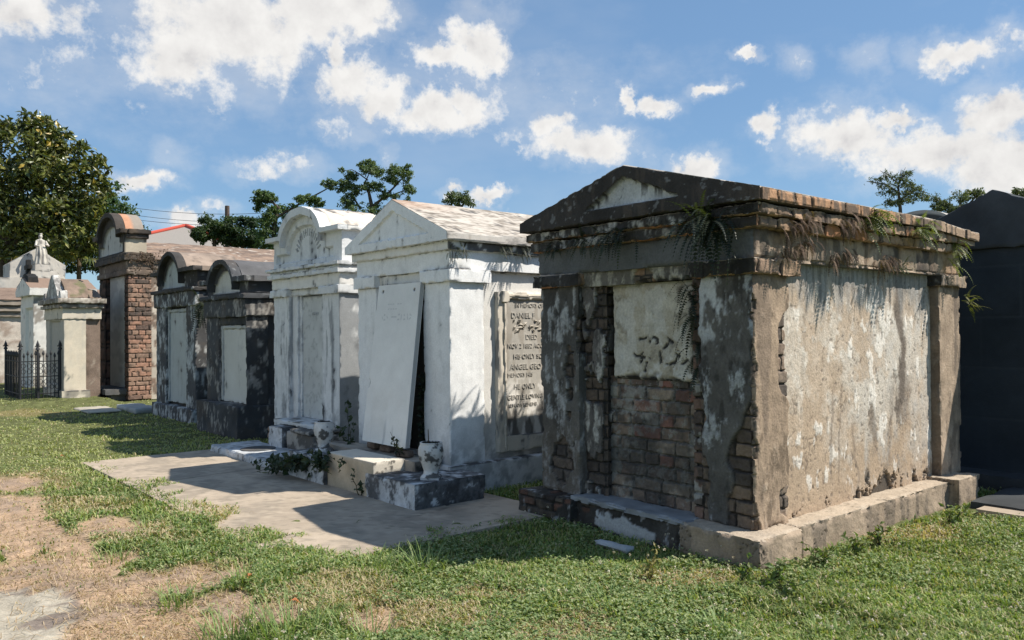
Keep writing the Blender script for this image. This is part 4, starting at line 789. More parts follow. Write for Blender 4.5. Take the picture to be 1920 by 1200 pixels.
def tube(path, rad, seg=8):
    path = np.array(path, float); V, F = [], []
    for i, p in enumerate(path):
        t = path[min(i + 1, len(path) - 1)] - path[max(i - 1, 0)]; t /= np.linalg.norm(t) + 1e-9
        u = np.cross(t, (0.31, .2, .93)); u /= np.linalg.norm(u) + 1e-9; w_ = np.cross(t, u)
        for k in range(seg):
            a = 2 * math.pi * k / seg; V.append(p + rad[i] * (math.cos(a) * u + math.sin(a) * w_))
    for i in range(len(path) - 1):
        for k in range(seg): F.append((i * seg + k, i * seg + (k + 1) % seg, (i + 1) * seg + (k + 1) % seg, (i + 1) * seg + k))
    n = len(V); V += [path[0], path[-1]]
    for k in range(seg): F += [((k + 1) % seg, k, n), ((len(path) - 1) * seg + k, (len(path) - 1) * seg + (k + 1) % seg, n + 1)]
    return np.array(V), F
def tubes(name, parent, lst, mat, col, seg=8, smooth=True):
    Vs, Fs, off = [], [], 0
    for path, rad in lst:
        V, F = tube(path, rad, seg); Vs.append(V); Fs += [tuple(i + off for i in f) for f in F]; off += len(V)
    V = np.concatenate(Vs); c = flat(len(V), col) * (.75 + .5 * fbm(V, 9, 3, 3))[:, None]
    return mesh_obj(name, V, Fs, mat, parent, c, smooth, 60)
tubes('arm', ST, [([(6.06, 34.6, z0 + .86), (6.0, 34.5, z0 + .68), (6.12, 34.42, z0 + .66)], [.05, .045, .03])], M_STUCCO, (.50, .47, .42))
tubes('arm', ST, [([(6.34, 34.6, z0 + .86), (6.42, 34.52, z0 + .70), (6.30, 34.42, z0 + .74)], [.05, .045, .03])], M_STUCCO, (.50, .47, .42))
# dark gabled tomb at the right edge
DT = thing('dark_tomb', (9.15, 3.15, 0), 'large dark grey gabled tomb in full shade at the right edge behind the big tomb', 'tomb')
ds = lambda P, N, E: (lambda n, b: (mixc(flat(len(P), (.034, .044, .056)) * (.6 + .7 * n)[:, None], (.05, .06, .07), b * .5), (n - .5) * .006 - b * .002))(fbm(P, 1.8, 5, 651), np.maximum(sm(.012, .004, np.abs(np.mod(P[:, 2] + .12, .52) - .26)), sm(.012, .004, np.abs(np.mod(P[:, 1] + .37 * np.floor((P[:, 2] + .38) / .52), .8) - .4))))
part('wall', DT, [box(9.15, 12.6, 1.97, 4.33, -.02, 2.40, .02, 'b', .1)], ds, M_CONC)
part('roof', DT, [slab(1.84, 4.46, 2.40, gable_fn(3.15, 2.44, 3.005, 1.84, 4.46), 9.1, 12.7, .03, (3.15,), 'b', .1)], st_dark((.045, .052, .06), (.09, .09, .09), .25, 655, brown=.05), M_CONC)
part('base', DT, [box(8.85, 12.7, 1.8, 4.5, -.02, .13, .05, 'b', .2), box(7.80, 8.85, 1.0, 2.92, -.05, .05, .05, 'b', .2)], st_dark((.045, .05, .055), amt=.02, seed=656, brown=.1), M_CONC)  # second box: low dark sheet standing in for shaded ground
BA = thing('barrel_tomb', (12.7, 5.6, 0), 'round barrel roof of a tomb peeking over the far end of the big tomb', 'tomb')
AB = arch_fn(5.42, .55, 3.02, .36, -1)
part('wall', BA, [box(12.75, 16, 4.9, 6.0, 0, 3.05, .15)], st_dark((.12, .12, .12), amt=.15, seed=661), M_CONC)
part('roof', BA, [slab(4.86, 5.98, 3.04, lambda y: np.maximum(AB(y), 3.042), 12.7, 16.2, .04, arch_pts(5.42, .55), 'b', .2)], lambda P, N, E: (lambda n: (mixc(flat(len(P), (.40, .375, .34)) * (.75 + .4 * n)[:, None], (.06, .06, .06), (N[:, 0] < -.5) * (AB(P[:, 1]) - P[:, 2] > .05) * 1.0), (n - .5) * .01))(fbm(P, 3, 4, 662)), M_CONC)

# house, pole, wires
HS = thing('house', (23, 62, 0), 'far house with grey roof and red ridge tiles behind the long vault', 'house')
def quad(name, parent, V, F, mat, col, var=.3):
    V = np.array(V, float); return mesh_obj(name, V, F, mat, parent, flat(len(V), col), False)
a_ = at_depth(288, 446, 62); r_ = at_depth(349, 424, 60); b_ = at_depth(400, 460, 60); r2 = at_depth(330, 424.5, 68)
hz = a_[2] - .25
ctr = np.array([r_[0] + 1.0, r_[1] + 5.5])
ex, ey = np.array([.80, -.6]), np.array([.6, .80])
def hp(u, v, z): p = np.array([r_[0], r_[1]]) + ex * u + ey * v; return (p[0], p[1], z)
rz = r_[2]; ez = rz - 1.9
quad('wall', HS, [hp(-4.4, -4, 0), hp(4.4, -4, 0), hp(4.4, 9, 0), hp(-4.4, 9, 0), hp(-4.4, -4, ez), hp(4.4, -4, ez), hp(4.4, 9, ez), hp(-4.4, 9, ez)], [(0, 1, 5, 4), (1, 2, 6, 5), (2, 3, 7, 6), (3, 0, 4, 7)], M_CONC, (.5, .47, .42))
quad('roof', HS, [hp(-4.8, -4.4, ez - .1), hp(4.8, -4.4, ez - .1), hp(4.8, 9.4, ez - .1), hp(-4.8, 9.4, ez - .1), hp(0, 0, rz), hp(0, 5, rz)], [(0, 1, 4), (1, 2, 5, 4), (2, 3, 5), (3, 0, 4, 5), (0, 3, 2, 1)], M_CONC, (.30, .275, .25))
tubes('ridge_tiles', HS, [([hp(-4.8, -4.4, ez - .02), hp(0, 0, rz + .05)], [.14, .14]), ([hp(0, 0, rz + .05), hp(4.8, -4.4, ez - .02)], [.14, .14]), ([hp(0, 0, rz + .05), hp(0, 5, rz + .05)], [.1, .1])], M_CONC, (.55, .10, .07))
pb = at_depth(426, 386, 55)
tubes('utility_pole', None, [([(pb[0], pb[1], 0), (pb[0], pb[1], pb[2] * .5), tuple(pb)], [.2, .18, .15])], M_BARK, (.10, .075, .065))
tag(bpy.data.objects['utility_pole'], 'bare brown utility pole rising above the rounded trees', 'pole')
for i, (y0, y1) in enumerate(((390, 408), (400, 412), (378, 392))):
    A0 = at_depth(150, y0 - 6, 58); B0 = at_depth(520, y1 + 6, 54)
    pth = [A0 + (B0 - A0) * t + np.array([0, 0, -.5 * 4 * t * (1 - t)]) for t in np.linspace(0, 1, 13)]
    o, = [tubes('power_line', None, [(pth, [.016] * 13)], M_IRON, (.05, .05, .06), 5)]
    tag(o, ('middle of three thin power lines crossing the sky', 'lowest of three thin power lines crossing the sky', 'highest of three thin power lines crossing the sky')[i], 'cable')

# iron fence round the grave of the curved gable tomb
FE = thing('iron_fence', (3.72, 23.3, 0), 'black wrought iron fence with pointed pickets before the curved gable tomb', 'fence')
IC = (.025, .026, .03)
def picket(x, y, h, r=.011):
    return [([(x, y, 0), (x, y, h)], [r, r]), ([(x, y, h), (x, y, h + .03), (x, y, h + .06), (x, y, h + .13)], [.012, .03, .026, .003])]
pk = []
for k in range(9): pk.append((3.72, 23.3 + .24 * k, 1.08))
for k in range(14): pk.append((3.72, 23.3 + .12 + .15 * k, 1.04))
for k in range(10): pk.append((3.80 + .085 * k, 23.3, 1.02 + .06 * (k % 2)))
for (x, y, h) in pk: tubes('picket', FE, picket(x, y, h), M_IRON, IC, 6)
rl = []
for z in (.12, .55, .93): rl += [([(3.72, 23.3, z), (3.72, 25.4, z)], [.014, .014]), ([(3.72, 23.3, z), (4.6, 23.3, z)], [.014, .014])]
tubes('rail', FE, rl, M_IRON, IC, 6)
for (x, y) in ((3.72, 23.3), (4.1, 23.29), (4.6, 23.3), (3.72, 25.4)):
    tubes('post', FE, [([(x, y, 0), (x, y, 1.22)], [.03, .028]), ([(x, y, 1.22), (x, y, 1.25), (x, y, 1.30), (x, y, 1.34), (x, y, 1.38), (x, y, 1.46)], [.05, .045, .02, .04, .03, .004]), ([(x - .06, y, 1.31), (x + .06, y, 1.31)], [.016, .016])], M_IRON, IC, 8)
for k in range(7):
    sc = []
    cx = 3.79 + .125 * k
    for z in (.28, .42, .68, .82): sc.append(([(cx + .045 * math.cos(a), 23.302, z + .06 * math.sin(a)) for a in np.linspace(0, 6.28, 11)], [.008] * 11))
    tubes('scrollwork', FE, sc, M_IRON, IC, 5)

FE.location = (3.42, 21.44, .12); FE.scale = (.92, .92, .92)
# flat stones on the ground
for (lb, x0, x1, y0, y1, h, cl) in (('grey stone slab lying in shade before the tall brick tomb', 4.75, 5.25, 17.3, 18.7, .10, (.34, .35, .34)), ('flat sunlit concrete slab level with the grass near the brick tomb', 4.05, 4.7, 18.0, 19.3, .035, (.42, .38, .31)),
        ('white broken marble piece lying in shade before the big tomb footing', 4.40, 4.50, 3.95, 4.28, .035, (.36, .38, .39))):
    o = part('stone_slab', None, [box(x0, x1, y0, y1, -.02, h, .03)], lambda P, N, E, cl=cl: (flat(len(P), cl) * (.7 + .5 * fbm(P, 5, 5, 671))[:, None], -sm(.04, 0, E) * .02 + (fbm(P, 7, 3, 672) - .5) * .02), M_CONC)
    tag(o, lb, 'stone')

# ------------------------------------------------------------------ foliage
def leaves(pos, nrm, L, Wd, fold=.25, curl=.15, rs=RNG):
    """folded leaf blades: 6 verts, 2 quads each"""
    n = len(pos); d = rs.normal(size=(n, 3)); d -= nrm * (d * nrm).sum(1, keepdims=True); d /= np.linalg.norm(d, axis=1, keepdims=True) + 1e-9
    s = np.cross(nrm, d); L = np.asarray(L)[:, None] if np.ndim(L) else np.full((n, 1), L); Wd = L * Wd
    b = pos; m = pos + d * L * .5 + nrm * 0; t = pos + d * L - nrm * L * curl
    l = m + s * Wd * .5 + nrm * Wd * fold; r = m - s * Wd * .5 + nrm * Wd * fold
    V = np.stack([b, l, t, r, m - nrm * .0], 1).reshape(-1, 3)
    i = np.arange(n)[:, None] * 5
    F = np.concatenate([i + np.array([[0, 4, 1]]), i + np.array([[4, 2, 1]]), i + np.array([[0, 3, 4]]), i + np.array([[4, 3, 2]])])
    return V, F
def leafcol(n, pal, per=5, rs=RNG, var=.25, tone=None):
    pal = np.array(pal, np.float32); c = pal[rs.randint(0, len(pal), n)] * (1 - var + 2 * var * rs.rand(n, 1)).astype(np.float32)
    if tone is not None: c = c * tone[:, None]
    return np.repeat(c, per, 0)
def unit(v): return v / (np.linalg.norm(v, axis=1, keepdims=True) + 1e-9)
def crown_points(clusters, n, seed, thr=.46, scale=1.2, shell=.55):
    """leaves gather on many small uneven sprays inside each mass, so outlines stay ragged and gaps show through"""
    rs = np.random.RandomState(seed); P, Nn = [], []
    wts = np.array([(c[1][0] * c[1][2]) for c in clusters]); wts /= wts.sum()
    for (c, r), w_ in zip(clusters, wts):
        r = np.array(r); c = np.array(c); k = int(n * w_ * 1.35) + 10; m = int(10 + 26 * (w_ * len(clusters)) ** .5)
        d = unit(rs.normal(size=(m, 3))); sc_ = c + d * (rs.rand(m, 1) ** .45) * r * np.array([1.12, 1.12, 1.0]); sr = r.mean() * (.16 + .26 * rs.rand(m, 1) ** 1.5)
        q = rs.randint(0, m, k); dd = unit(rs.normal(size=(k, 3))); rad = rs.rand(k, 1) ** .5
        st = np.array([1.25, 1.25, .75])
        p = sc_[q] + dd * rad * sr[q] * st
        P.append(p); Nn.append(unit(dd * .6 + d[q] * .6))
    P = np.concatenate(P); Nn = np.concatenate(Nn)
    keep = fbm(P, scale, 3, seed + 2) > thr - .12
    P, Nn = P[keep], Nn[keep]
    if len(P) > n:
        q = rs.permutation(len(P))[:n]; P, Nn = P[q], Nn[q]
    return P, Nn, rs
def px_cluster(px, py, rx, ry, depth, dz=1.0, off=0.0):
    c = at_depth(px, py, depth + off); k = (depth + off) / FPX
    return (c, (rx * k, (rx + ry) * .5 * k * dz, ry * k))
def tree(name, label, base, clusters, n, L, Wd, pal, limbs, seed, thr=.45, sc=1.2, mat=None, up=.5, bark=(.09, .07, .055), group=None, shell=.55, cat='tree', yellow=None):
    t = thing(name, base, label, cat, group)
    if limbs: tubes('trunk', t, limbs, M_BARK, bark, 7)
    P, Nn, rs = crown_points(clusters, n, seed, thr, sc, shell)
    nr = unit(Nn * .6 + rs.normal(size=P.shape) * .75 + np.array([0, 0, up]))
    LL = L * (.65 + .7 * rs.rand(len(P)))
    V, F = leaves(P, nr, LL, Wd, rs=rs)
    cl = leafcol(len(P), pal, 5, rs)
    if yellow:
        q = np.repeat(rs.rand(len(P)) < yellow[0], 5); cl[q] = yellow[1]
    mesh_obj('crown', V, F, mat or M_LEAF, t, cl, False)
    return t
def limb(pts, r0, r1, depth, jit=.0):
    p = [at_depth(x, y, depth) for x, y in pts]
    return (p, list(np.linspace(r0, r1, len(p))))
D = 37.0
MG = [px_cluster(*c, D, 1.0) for c in ((40, 330, 85, 95), (120, 375, 70, 85), (60, 255, 50, 42), (165, 315, 32, 38), (100, 300, 60, 50), (20, 420, 80, 70), (120, 430, 70, 55), (-60, 330, 90, 110), (172, 355, 22, 30), (108, 278, 16, 22), (45, 232, 26, 22), (80, 236, 16, 16), (150, 440, 50, 40), (185, 300, 13, 12), (152, 283, 9, 16), (10, 240, 20, 22), (192, 345, 10, 22))]
bz = at_depth(5, 640, D); bz[2] = 0
tree('magnolia_tree', 'big magnolia with large glossy yellow-green leaves at the left edge', bz, MG, 15000, .30, .46, [(0.132, 0.147, 0.028), (0.093, 0.116, 0.025), (0.054, 0.078, 0.022), (0.171, 0.171, 0.046), (0.078, 0.085, 0.031)],
     [([tuple(bz), tuple(at_depth(8, 500, D)), tuple(at_depth(30, 380, D)), tuple(at_depth(70, 270, D))], [.26, .22, .16, .04]), limb([(10, 470), (80, 410), (160, 360)], .12, .03, D), limb([(10, 450), (-20, 380), (-60, 320)], .15, .05, D)], 71, .45, 2.0, M_GLOSSLEAF, .25, yellow=(.012, (.42, .30, .06)))
D = 42.0
bz = at_depth(200, 560, D); bz[2] = 0
tree('leafy_tree', 'mid-green fine-leaved tree behind the magnolia, right of it', bz, [px_cluster(*c, D) for c in ((185, 380, 48, 55), (215, 400, 40, 45), (240, 425, 32, 28), (150, 420, 60, 55), (205, 350, 20, 20), (120, 470, 80, 40), (30, 470, 90, 40))], 13000, .17, .5, [(0.054, 0.101, 0.034), (0.078, 0.132, 0.046), (0.039, 0.078, 0.031)],
     [([tuple(bz), tuple(at_depth(200, 470, D)), tuple(at_depth(195, 370, D))], [.25, .2, .05])], 73, .45, 1.4)
# undergrowth and palms behind the wall
D = 44.0
bz = at_depth(110, 560, D); bz[2] = 0
tree('dark_shrubbery', 'dense dark shrub filling the gap behind the statue', bz, [px_cluster(*c, D) for c in ((40, 480, 50, 40), (110, 470, 60, 45), (165, 480, 40, 40), (0, 470, 50, 50))], 8000, .24, .45, [(0.031, 0.046, 0.022), (0.046, 0.065, 0.025), (0.023, 0.034, 0.019)], [], 75, .26, 1.0, cat='shrub')
def palmetto(px, py, D, lab, seed, s=1.0, n=9):
    c = at_depth(px, py, D); b = c.copy(); b[2] = 0; t = thing('palmetto', b, lab, 'palm'); rs = np.random.RandomState(seed)
    tubes('trunk', t, [([tuple(b), tuple(c)], [.12, .1])], M_BARK, (.12, .09, .06))
    V, F = [], []
    for f in range(n):
        az = rs.uniform(0, 6.28); el = rs.uniform(-.3, 1.0); d = np.array([math.cos(az) * math.cos(el), math.sin(az) * math.cos(el), math.sin(el)]); hub = c + d * .5 * s
        s1 = np.cross(d, (0, 0, 1)); s1 /= np.linalg.norm(s1) + 1e-9
        for k in range(15):
            a = (k / 14 - .5) * 2.5; dd = d * math.cos(a) + s1 * math.sin(a); dd[2] -= .15; wv = np.cross(dd, np.cross(d, s1)); wv /= np.linalg.norm(wv) + 1e-9
            i = len(V); V += [hub, hub + dd * .35 * s + wv * .03 * s, hub + dd * .75 * s - np.array([0, 0, .16 * s]), hub + dd * .35 * s - wv * .03 * s]; F.append((i, i + 1, i + 2, i + 3))
    V = np.array(V); c4 = np.repeat(np.array([(.10, .115, .04), (.14, .13, .06), (.06, .085, .03)])[rs.randint(0, 3, len(F))], 4, 0)
    mesh_obj('fronds', V, F, M_LEAF, t, c4, False)
palmetto(18, 478, 40, 'yellowish fan palm at the far left below the magnolia', 1, 1.5)
palmetto(148, 478, 40, 'green fan palm right of the statue', 2, 1.5, 11)
D = 46.0
for (nm, lb, cs, sd, bp) in (('round_tree', 'bushy round tree directly below the utility pole', ((398, 432, 34, 26), (425, 428, 30, 24), (380, 440, 18, 18)), 81, 402), ('weeping_tree', 'darker round tree with drooping leaves right of the utility pole', ((455, 436, 30, 30), (470, 448, 24, 24), (440, 450, 20, 20)), 83, 455)):
    bz = at_depth(bp, 560, D); bz[2] = 0
    tree(nm, lb, bz, [px_cluster(*c, D) for c in cs], 7000, .15, .55, [(.05, .085, .03), (.035, .065, .025), (.065, .10, .035)] if sd == 81 else [(.03, .06, .022), (.022, .045, .018), (.045, .08, .03)], [([tuple(bz), tuple(at_depth(bp, 440, D))], [.2, .1])], sd, .43, 1.6)
D = 40.0
bz = at_depth(505, 560, D); bz[2] = 0
tree('ivy_covered_tree', 'leafy tree with a bent limb reaching left, behind the arched white tomb', bz, [px_cluster(*c, D) for c in ((510, 425, 26, 34), (520, 400, 26, 18), (490, 372, 16, 15), (508, 372, 14, 11), (545, 395, 22, 12), (575, 375, 22, 13), (598, 380, 14, 10), (500, 455, 20, 22), (484, 385, 8, 14), (482, 362, 8, 6))], 12000, .115, .55, [(0.095, 0.155, 0.052), (0.062, 0.106, 0.037), (0.126, 0.184, 0.065)],
     [([tuple(bz), tuple(at_depth(512, 470, D)), tuple(at_depth(515, 420, D)), tuple(at_depth(522, 390, D)), tuple(at_depth(500, 368, D)), tuple(at_depth(484, 362, D))], [.2, .16, .11, .08, .045, .02]), limb([(516, 410), (545, 392), (580, 372), (606, 358), (628, 346)], .07, .02, D)], 85, .45, 1.8)
bz = at_depth(690, 560, D); bz[2] = 0
OK_ = [px_cluster(*c, D) for c in ((690, 312, 20, 10), (700, 322, 26, 9), (745, 322, 22, 12), (762, 330, 12, 14), (660, 330, 14, 9), (650, 345, 14, 9), (615, 345, 16, 9), (640, 355, 10, 6), (730, 340, 22, 10), (765, 355, 14, 10), (700, 350, 28, 9), (755, 370, 20, 6), (665, 360, 18, 14), (655, 380, 22, 12), (690, 395, 38, 14), (670, 405, 30, 12), (725, 365, 18, 8), (640, 318, 6, 4), (765, 312, 7, 5), (695, 305, 10, 5))]
tree('oak_tree', 'open-crowned oak with dark twisting limbs behind the two white tombs', bz, OK_, 15000, .11, .5, [(0.105, 0.155, 0.065), (0.073, 0.116, 0.047), (0.136, 0.184, 0.084)],
     [([tuple(bz), tuple(at_depth(698, 470, D)), tuple(at_depth(698, 392, D)), tuple(at_depth(692, 362, D)), tuple(at_depth(683, 345, D)), tuple(at_depth(694, 322, D))], [.2, .17, .11, .075, .05, .02]), limb([(698, 388), (720, 370), (742, 348), (760, 328)], .085, .02, D), limb([(716, 374), (745, 362), (772, 352)], .05, .012, D),
      limb([(686, 350), (665, 352), (652, 340), (640, 335), (620, 348)], .05, .012, D), limb([(690, 338), (672, 325), (660, 318), (632, 322)], .035, .01, D), limb([(690, 325), (705, 325), (712, 312)], .035, .01, D), limb([(676, 392), (664, 372), (660, 360)], .06, .02, D)], 87, .44, 2.0)
bz = at_depth(860, 560, 44); bz[2] = 0
tree('small_tree', 'small treetop showing above the ridge of the white gabled tomb', bz, [px_cluster(*c, 44) for c in ((860, 374, 26, 11), (850, 366, 14, 8), (872, 368, 14, 9), (840, 378, 10, 8), (884, 380, 9, 8))], 1500, .14, .5, [(0.084, 0.116, 0.055), (0.115, 0.145, 0.074)], [([tuple(bz), tuple(at_depth(862, 395, 44)), tuple(at_depth(858, 368, 44))], [.2, .15, .03]), limb([(862, 392), (878, 370)], .08, .02, 44), limb([(861, 392), (842, 372)], .08, .02, 44)], 89, .42, 1.6)
D = 34.0
bz = at_depth(1690, 560, D); bz[2] = 0
tree('feathery_tree', 'thin feathery tree standing against the clouds above the big tomb roof', bz, [px_cluster(*c, D) for c in ((1640, 340, 20, 8), (1665, 332, 18, 10), (1690, 340, 24, 14), (1710, 355, 24, 14), (1660, 355, 20, 10), (1735, 370, 26, 9), (1690, 372, 30, 14), (1755, 375, 14, 7), (1700, 325, 14, 5), (1672, 382, 18, 8))], 4600, .085, .5, [(0.095, 0.116, 0.065), (0.126, 0.155, 0.084), (0.073, 0.088, 0.052)],
     [([tuple(bz), tuple(at_depth(1690, 460, D)), tuple(at_depth(1688, 390, D)), tuple(at_depth(1684, 350, D)), tuple(at_depth(1690, 318, D))], [.15, .12, .07, .04, .01]), limb([(1686, 362), (1660, 345), (1625, 340)], .05, .012, D), limb([(1688, 375), (1715, 355), (1740, 362)], .05, .012, D), limb([(1685, 345), (1665, 328), (1650, 320)], .03, .008, D), limb([(1688, 335), (1705, 322), (1716, 318)], .025, .008, D), limb([(1687, 340), (1692, 325), (1698, 314)], .02, .006, D)], 91, .47, 2.2)
bz = at_depth(1800, 560, D); bz[2] = 0
tree('spreading_tree', 'low spreading tree behind the left slope of the dark gabled tomb', bz, [px_cluster(*c, D) for c in ((1770, 385, 24, 12), (1800, 372, 24, 12), (1830, 362, 16, 8), (1790, 392, 30, 12), (1845, 372, 14, 10), (1812, 362, 12, 6))], 4500, .095, .5, [(0.095, 0.116, 0.065), (0.126, 0.155, 0.084)], [([tuple(bz), tuple(at_depth(1802, 410, D)), tuple(at_depth(1800, 372, D))], [.2, .12, .03]), limb([(1802, 405), (1772, 385)], .07, .02, D), limb([(1802, 400), (1835, 362)], .07, .02, D)], 93, .48, 2.0)
bz = at_depth(1920, 560, D); bz[2] = 0
tree('edge_tree', 'sprigs of a tree behind the dark gabled tomb at the right picture edge', bz, [px_cluster(*c, D) for c in ((1915, 362, 16, 8), (1935, 370, 24, 12), (1905, 358, 8, 4))], 700, .14, .5, [(0.095, 0.116, 0.065), (0.126, 0.155, 0.084)], [([tuple(bz), tuple(at_depth(1925, 362, D))], [.16, .03])], 95, .40, 1.4)
# ================================================================== ground, slab, grass
def ell(px, py, rx, ry):
    c = on_ground(px, py)[:2]; a = on_ground(px + rx, py)[:2] - c; b = on_ground(px, py + ry)[:2] - c
    return c, np.linalg.inv(np.stack([a, b], 1))
def blobs(xy, lst):
    d = np.full(len(xy), 9.0)
    for c, Mi in lst: d = np.minimum(d, np.hypot(*((xy - c) @ Mi.T).T))
    return d
BARE = [ell(*e) for e in ((10, 960, 60, 50), (40, 1010, 90, 45), (120, 1060, 120, 45), (60, 1120, 160, 70), (230, 1120, 120, 60), (300, 1170, 130, 60), (310, 1090, 120, 28), (30, 1180, 200, 60), (420, 1130, 60, 28), (200, 985, 60, 14), (40, 905, 60, 14), (130, 1020, 60, 20), (430, 985, 30, 8), (520, 1150, 40, 20), (700, 1160, 60, 20))]
YEL = [ell(*e) for e in ((50, 900, 90, 20), (250, 1000, 120, 22), (380, 1080, 100, 25), (620, 1120, 130, 40), (800, 1150, 140, 40), (900, 1110, 90, 20), (420, 960, 80, 22), (150, 945, 80, 15), (1280, 1085, 90, 14), (1700, 1000, 120, 18), (40, 775, 90, 6), (1060, 1180, 90, 25))]
PATHB = [ell(*e) for e in ((40, 1150, 100, 62), (0, 1190, 140, 50), (90, 1125, 50, 30))]
def masks(xy):
    P3 = np.stack([xy[:, 0], xy[:, 1], np.zeros(len(xy))], 1)
    n1 = fbm(P3, 2.2, 5, 701) - .5; n2 = fbm(P3, 9, 4, 702) - .5
    bare = sm(1.45, 1.05, blobs(xy, BARE) + n1 * 1.3 + n2 * .7)
    yel = sm(1.3, .7, blobs(xy, YEL) + n1 * 1.2 + n2 * .4)
    path = sm(1.05, .95, blobs(xy, PATHB) + n1 * .8 + n2 * .35)
    return bare, yel, path
def ax(segs):
    out = []
    for a, b, s in segs: out += list(np.arange(a, b, s))
    return np.array(out)
gx = np.concatenate([-np.geomspace(400, 4, 18), ax([(-3, 0, .4), (0, 9, .05), (9, 16, .5)]), np.geomspace(16, 500, 20)])
gy = np.concatenate([-np.geomspace(300, 2, 14), ax([(-1.5, 1, .3), (1, 9, .05), (9, 27, .12)]), np.geomspace(27, 700, 24)])
GX, GY = np.meshgrid(gx, gy, indexing='ij')
xy = np.stack([GX.ravel(), GY.ravel()], 1); P3 = np.stack([xy[:, 0], xy[:, 1], np.zeros(len(xy))], 1)
bare, yel, path = masks(xy)
gn = fbm(P3, 3, 5, 711); gn2 = fbm(P3, 14, 4, 712)
gc = flat(len(xy), (.11, .12, .05)) * (.6 + .8 * gn2)[:, None]
gc = mixc(gc, (.20, .165, .075), yel * .75)
soil = mixc(flat(len(xy), (.37, .262, .178)) * (.7 + .6 * gn2)[:, None], (.29, .215, .16), sm(.45, .68, gn))
gc = gc * (1 - bare[:, None]) + soil * bare[:, None]
cp = mixc(flat(len(xy), (.40, .36, .29)) * (.8 + .35 * gn2)[:, None], (.20, .165, .14), sm(.54, .60, fbm(P3, 4, 5, 713)))
gc = gc * (1 - path[:, None]) + cp * path[:, None]
near = (xy[:, 0] > -2) & (xy[:, 0] < 9) & (xy[:, 1] > 0) & (xy[:, 1] < 30)
gz = ((gn - .5) * .05 + (gn2 - .5) * .02) * near - .012 - .012 * bare + .115 * sm(19.4, 20.9, xy[:, 1]) * sm(27.5, 26, xy[:, 1]) * sm(5.4, 4.9, xy[:, 0]) * sm(-6, -2, xy[:, 0])
i = np.arange(len(xy)).reshape(len(gx), len(gy))
F = np.stack([i[:-1, :-1], i[1:, :-1], i[1:, 1:], i[:-1, 1:]], -1).reshape(-1, 4)
go = mesh_obj('ground', np.stack([xy[:, 0], xy[:, 1], gz], 1), F, M_SOIL, None, gc, True, 0); tag(go, kind='structure')
def gheight(x, y):
    ix = np.clip(np.searchsorted(gx, x) - 1, 0, len(gx) - 2); iy = np.clip(np.searchsorted(gy, y) - 1, 0, len(gy) - 2)
    return gz.reshape(len(gx), len(gy))[ix, iy]
# concrete apron before the tombs
SLAB = (2.44, 4.95, 5.16, 11.15)
def st_apron(P, N, E):
    n = fbm(P, 1.5, 5, 721); n2 = fbm(P, 12, 5, 722); n3 = fbm(P, (4, 4, 4), 5, 723)
    c = flat(len(P), (.40, .33, .255)) * (.82 + .3 * n)[:, None]
    c = mixc(c, (.26, .22, .175), sm(.46, .68, n3) * .7); c = mixc(c, (.46, .385, .30), sm(.6, .8, n2) * .5)
    jl = 9.05 + .12 * (P[:, 0] - 2.4) + (fbm(P, 3, 3, 724) - .5) * .05
    j = sm(.022, .008, np.abs(P[:, 1] - jl)); k = sm(.012, .004, np.abs(P[:, 1] - (5.6 + .5 * (P[:, 0] - 3.3) + (fbm(P, 4, 4, 725) - .5) * .3))) * (P[:, 0] > 3.4)
    t = np.maximum(j, k); c = mixc(c, (.10, .085, .06), t * .85)
    pb = sm(.74, .78, fbm(P, 22, 3, 726)); c = mixc(c, (.22, .19, .15), pb * .6)
    return c, (n - .5) * .006 - t * .008
ap = part('concrete_apron', None, [box(SLAB[0], SLAB[1], SLAB[2], SLAB[3], -.05, .012, .03, 'u')], st_apron, M_CONC); tag(ap, kind='structure')
ap2 = part('concrete_apron', None, [box(7.60, 7.79, .2, 2.80, -.05, .03, .05, 'u')], st_apron, M_CONC); tag(ap2, kind='structure')

FOOT = [(4.72, 8.3, 3.02, 5.5), (4.0, 4.93, 6.08, 6.95), (3.96, 5.0, 6.8, 8.55), (4.65, 7.2, 6.42, 8.4), (3.97, 4.62, 8.56, 11.0), (4.54, 7.3, 9.25, 11.3), (4.74, 7.3, 12.0, 13.76), (4.97, 7.5, 14.66, 16.96), (5.1, 13, 20.83, 23.9), (4.2, 6.6, 21.15, 23.3), (4.64, 6.2, 27, 29), (4.75, 5.25, 17.3, 18.7), (4.05, 4.7, 18.0, 19.3), (8.8, 12.7, 1.75, 4.5), (7.58, 8.86, .2, 2.92), (4.40, 4.50, 3.95, 4.28)]
def free(xy, edge=.0):
    ok = np.ones(len(xy), bool)
    for (a, b, c, d) in FOOT: ok &= ~((xy[:, 0] > a) & (xy[:, 0] < b) & (xy[:, 1] > c) & (xy[:, 1] < d))
    P3 = np.stack([xy[:, 0], xy[:, 1], np.zeros(len(xy))], 1)
    n = (fbm(P3, 3.0, 4, 731) - .5)
    a = SLAB[0] + .26 + n * .8; c = SLAB[2] + .10 + n * .35 + .06
    ok &= ~((xy[:, 0] > a) & (xy[:, 0] < SLAB[1]) & (xy[:, 1] > c) & (xy[:, 1] < SLAB[3] + n * .3))
    return ok
def cam_spread(n, seed, ytop, pw=1.0):
    """ground points, thicker near the standpoint, thinner with distance"""
    rs = np.random.RandomState(seed)
    px = rs.uniform(-260, 2180, n); py = ytop + (1330 - ytop) * rs.rand(n) ** pw
    v = np.stack([px - 960, py - 600, np.full(n, FPX)], 1) @ CR.T
    t = -CAMH / v[:, 2]; return (CPOS + v * t[:, None])[:, :2], rs
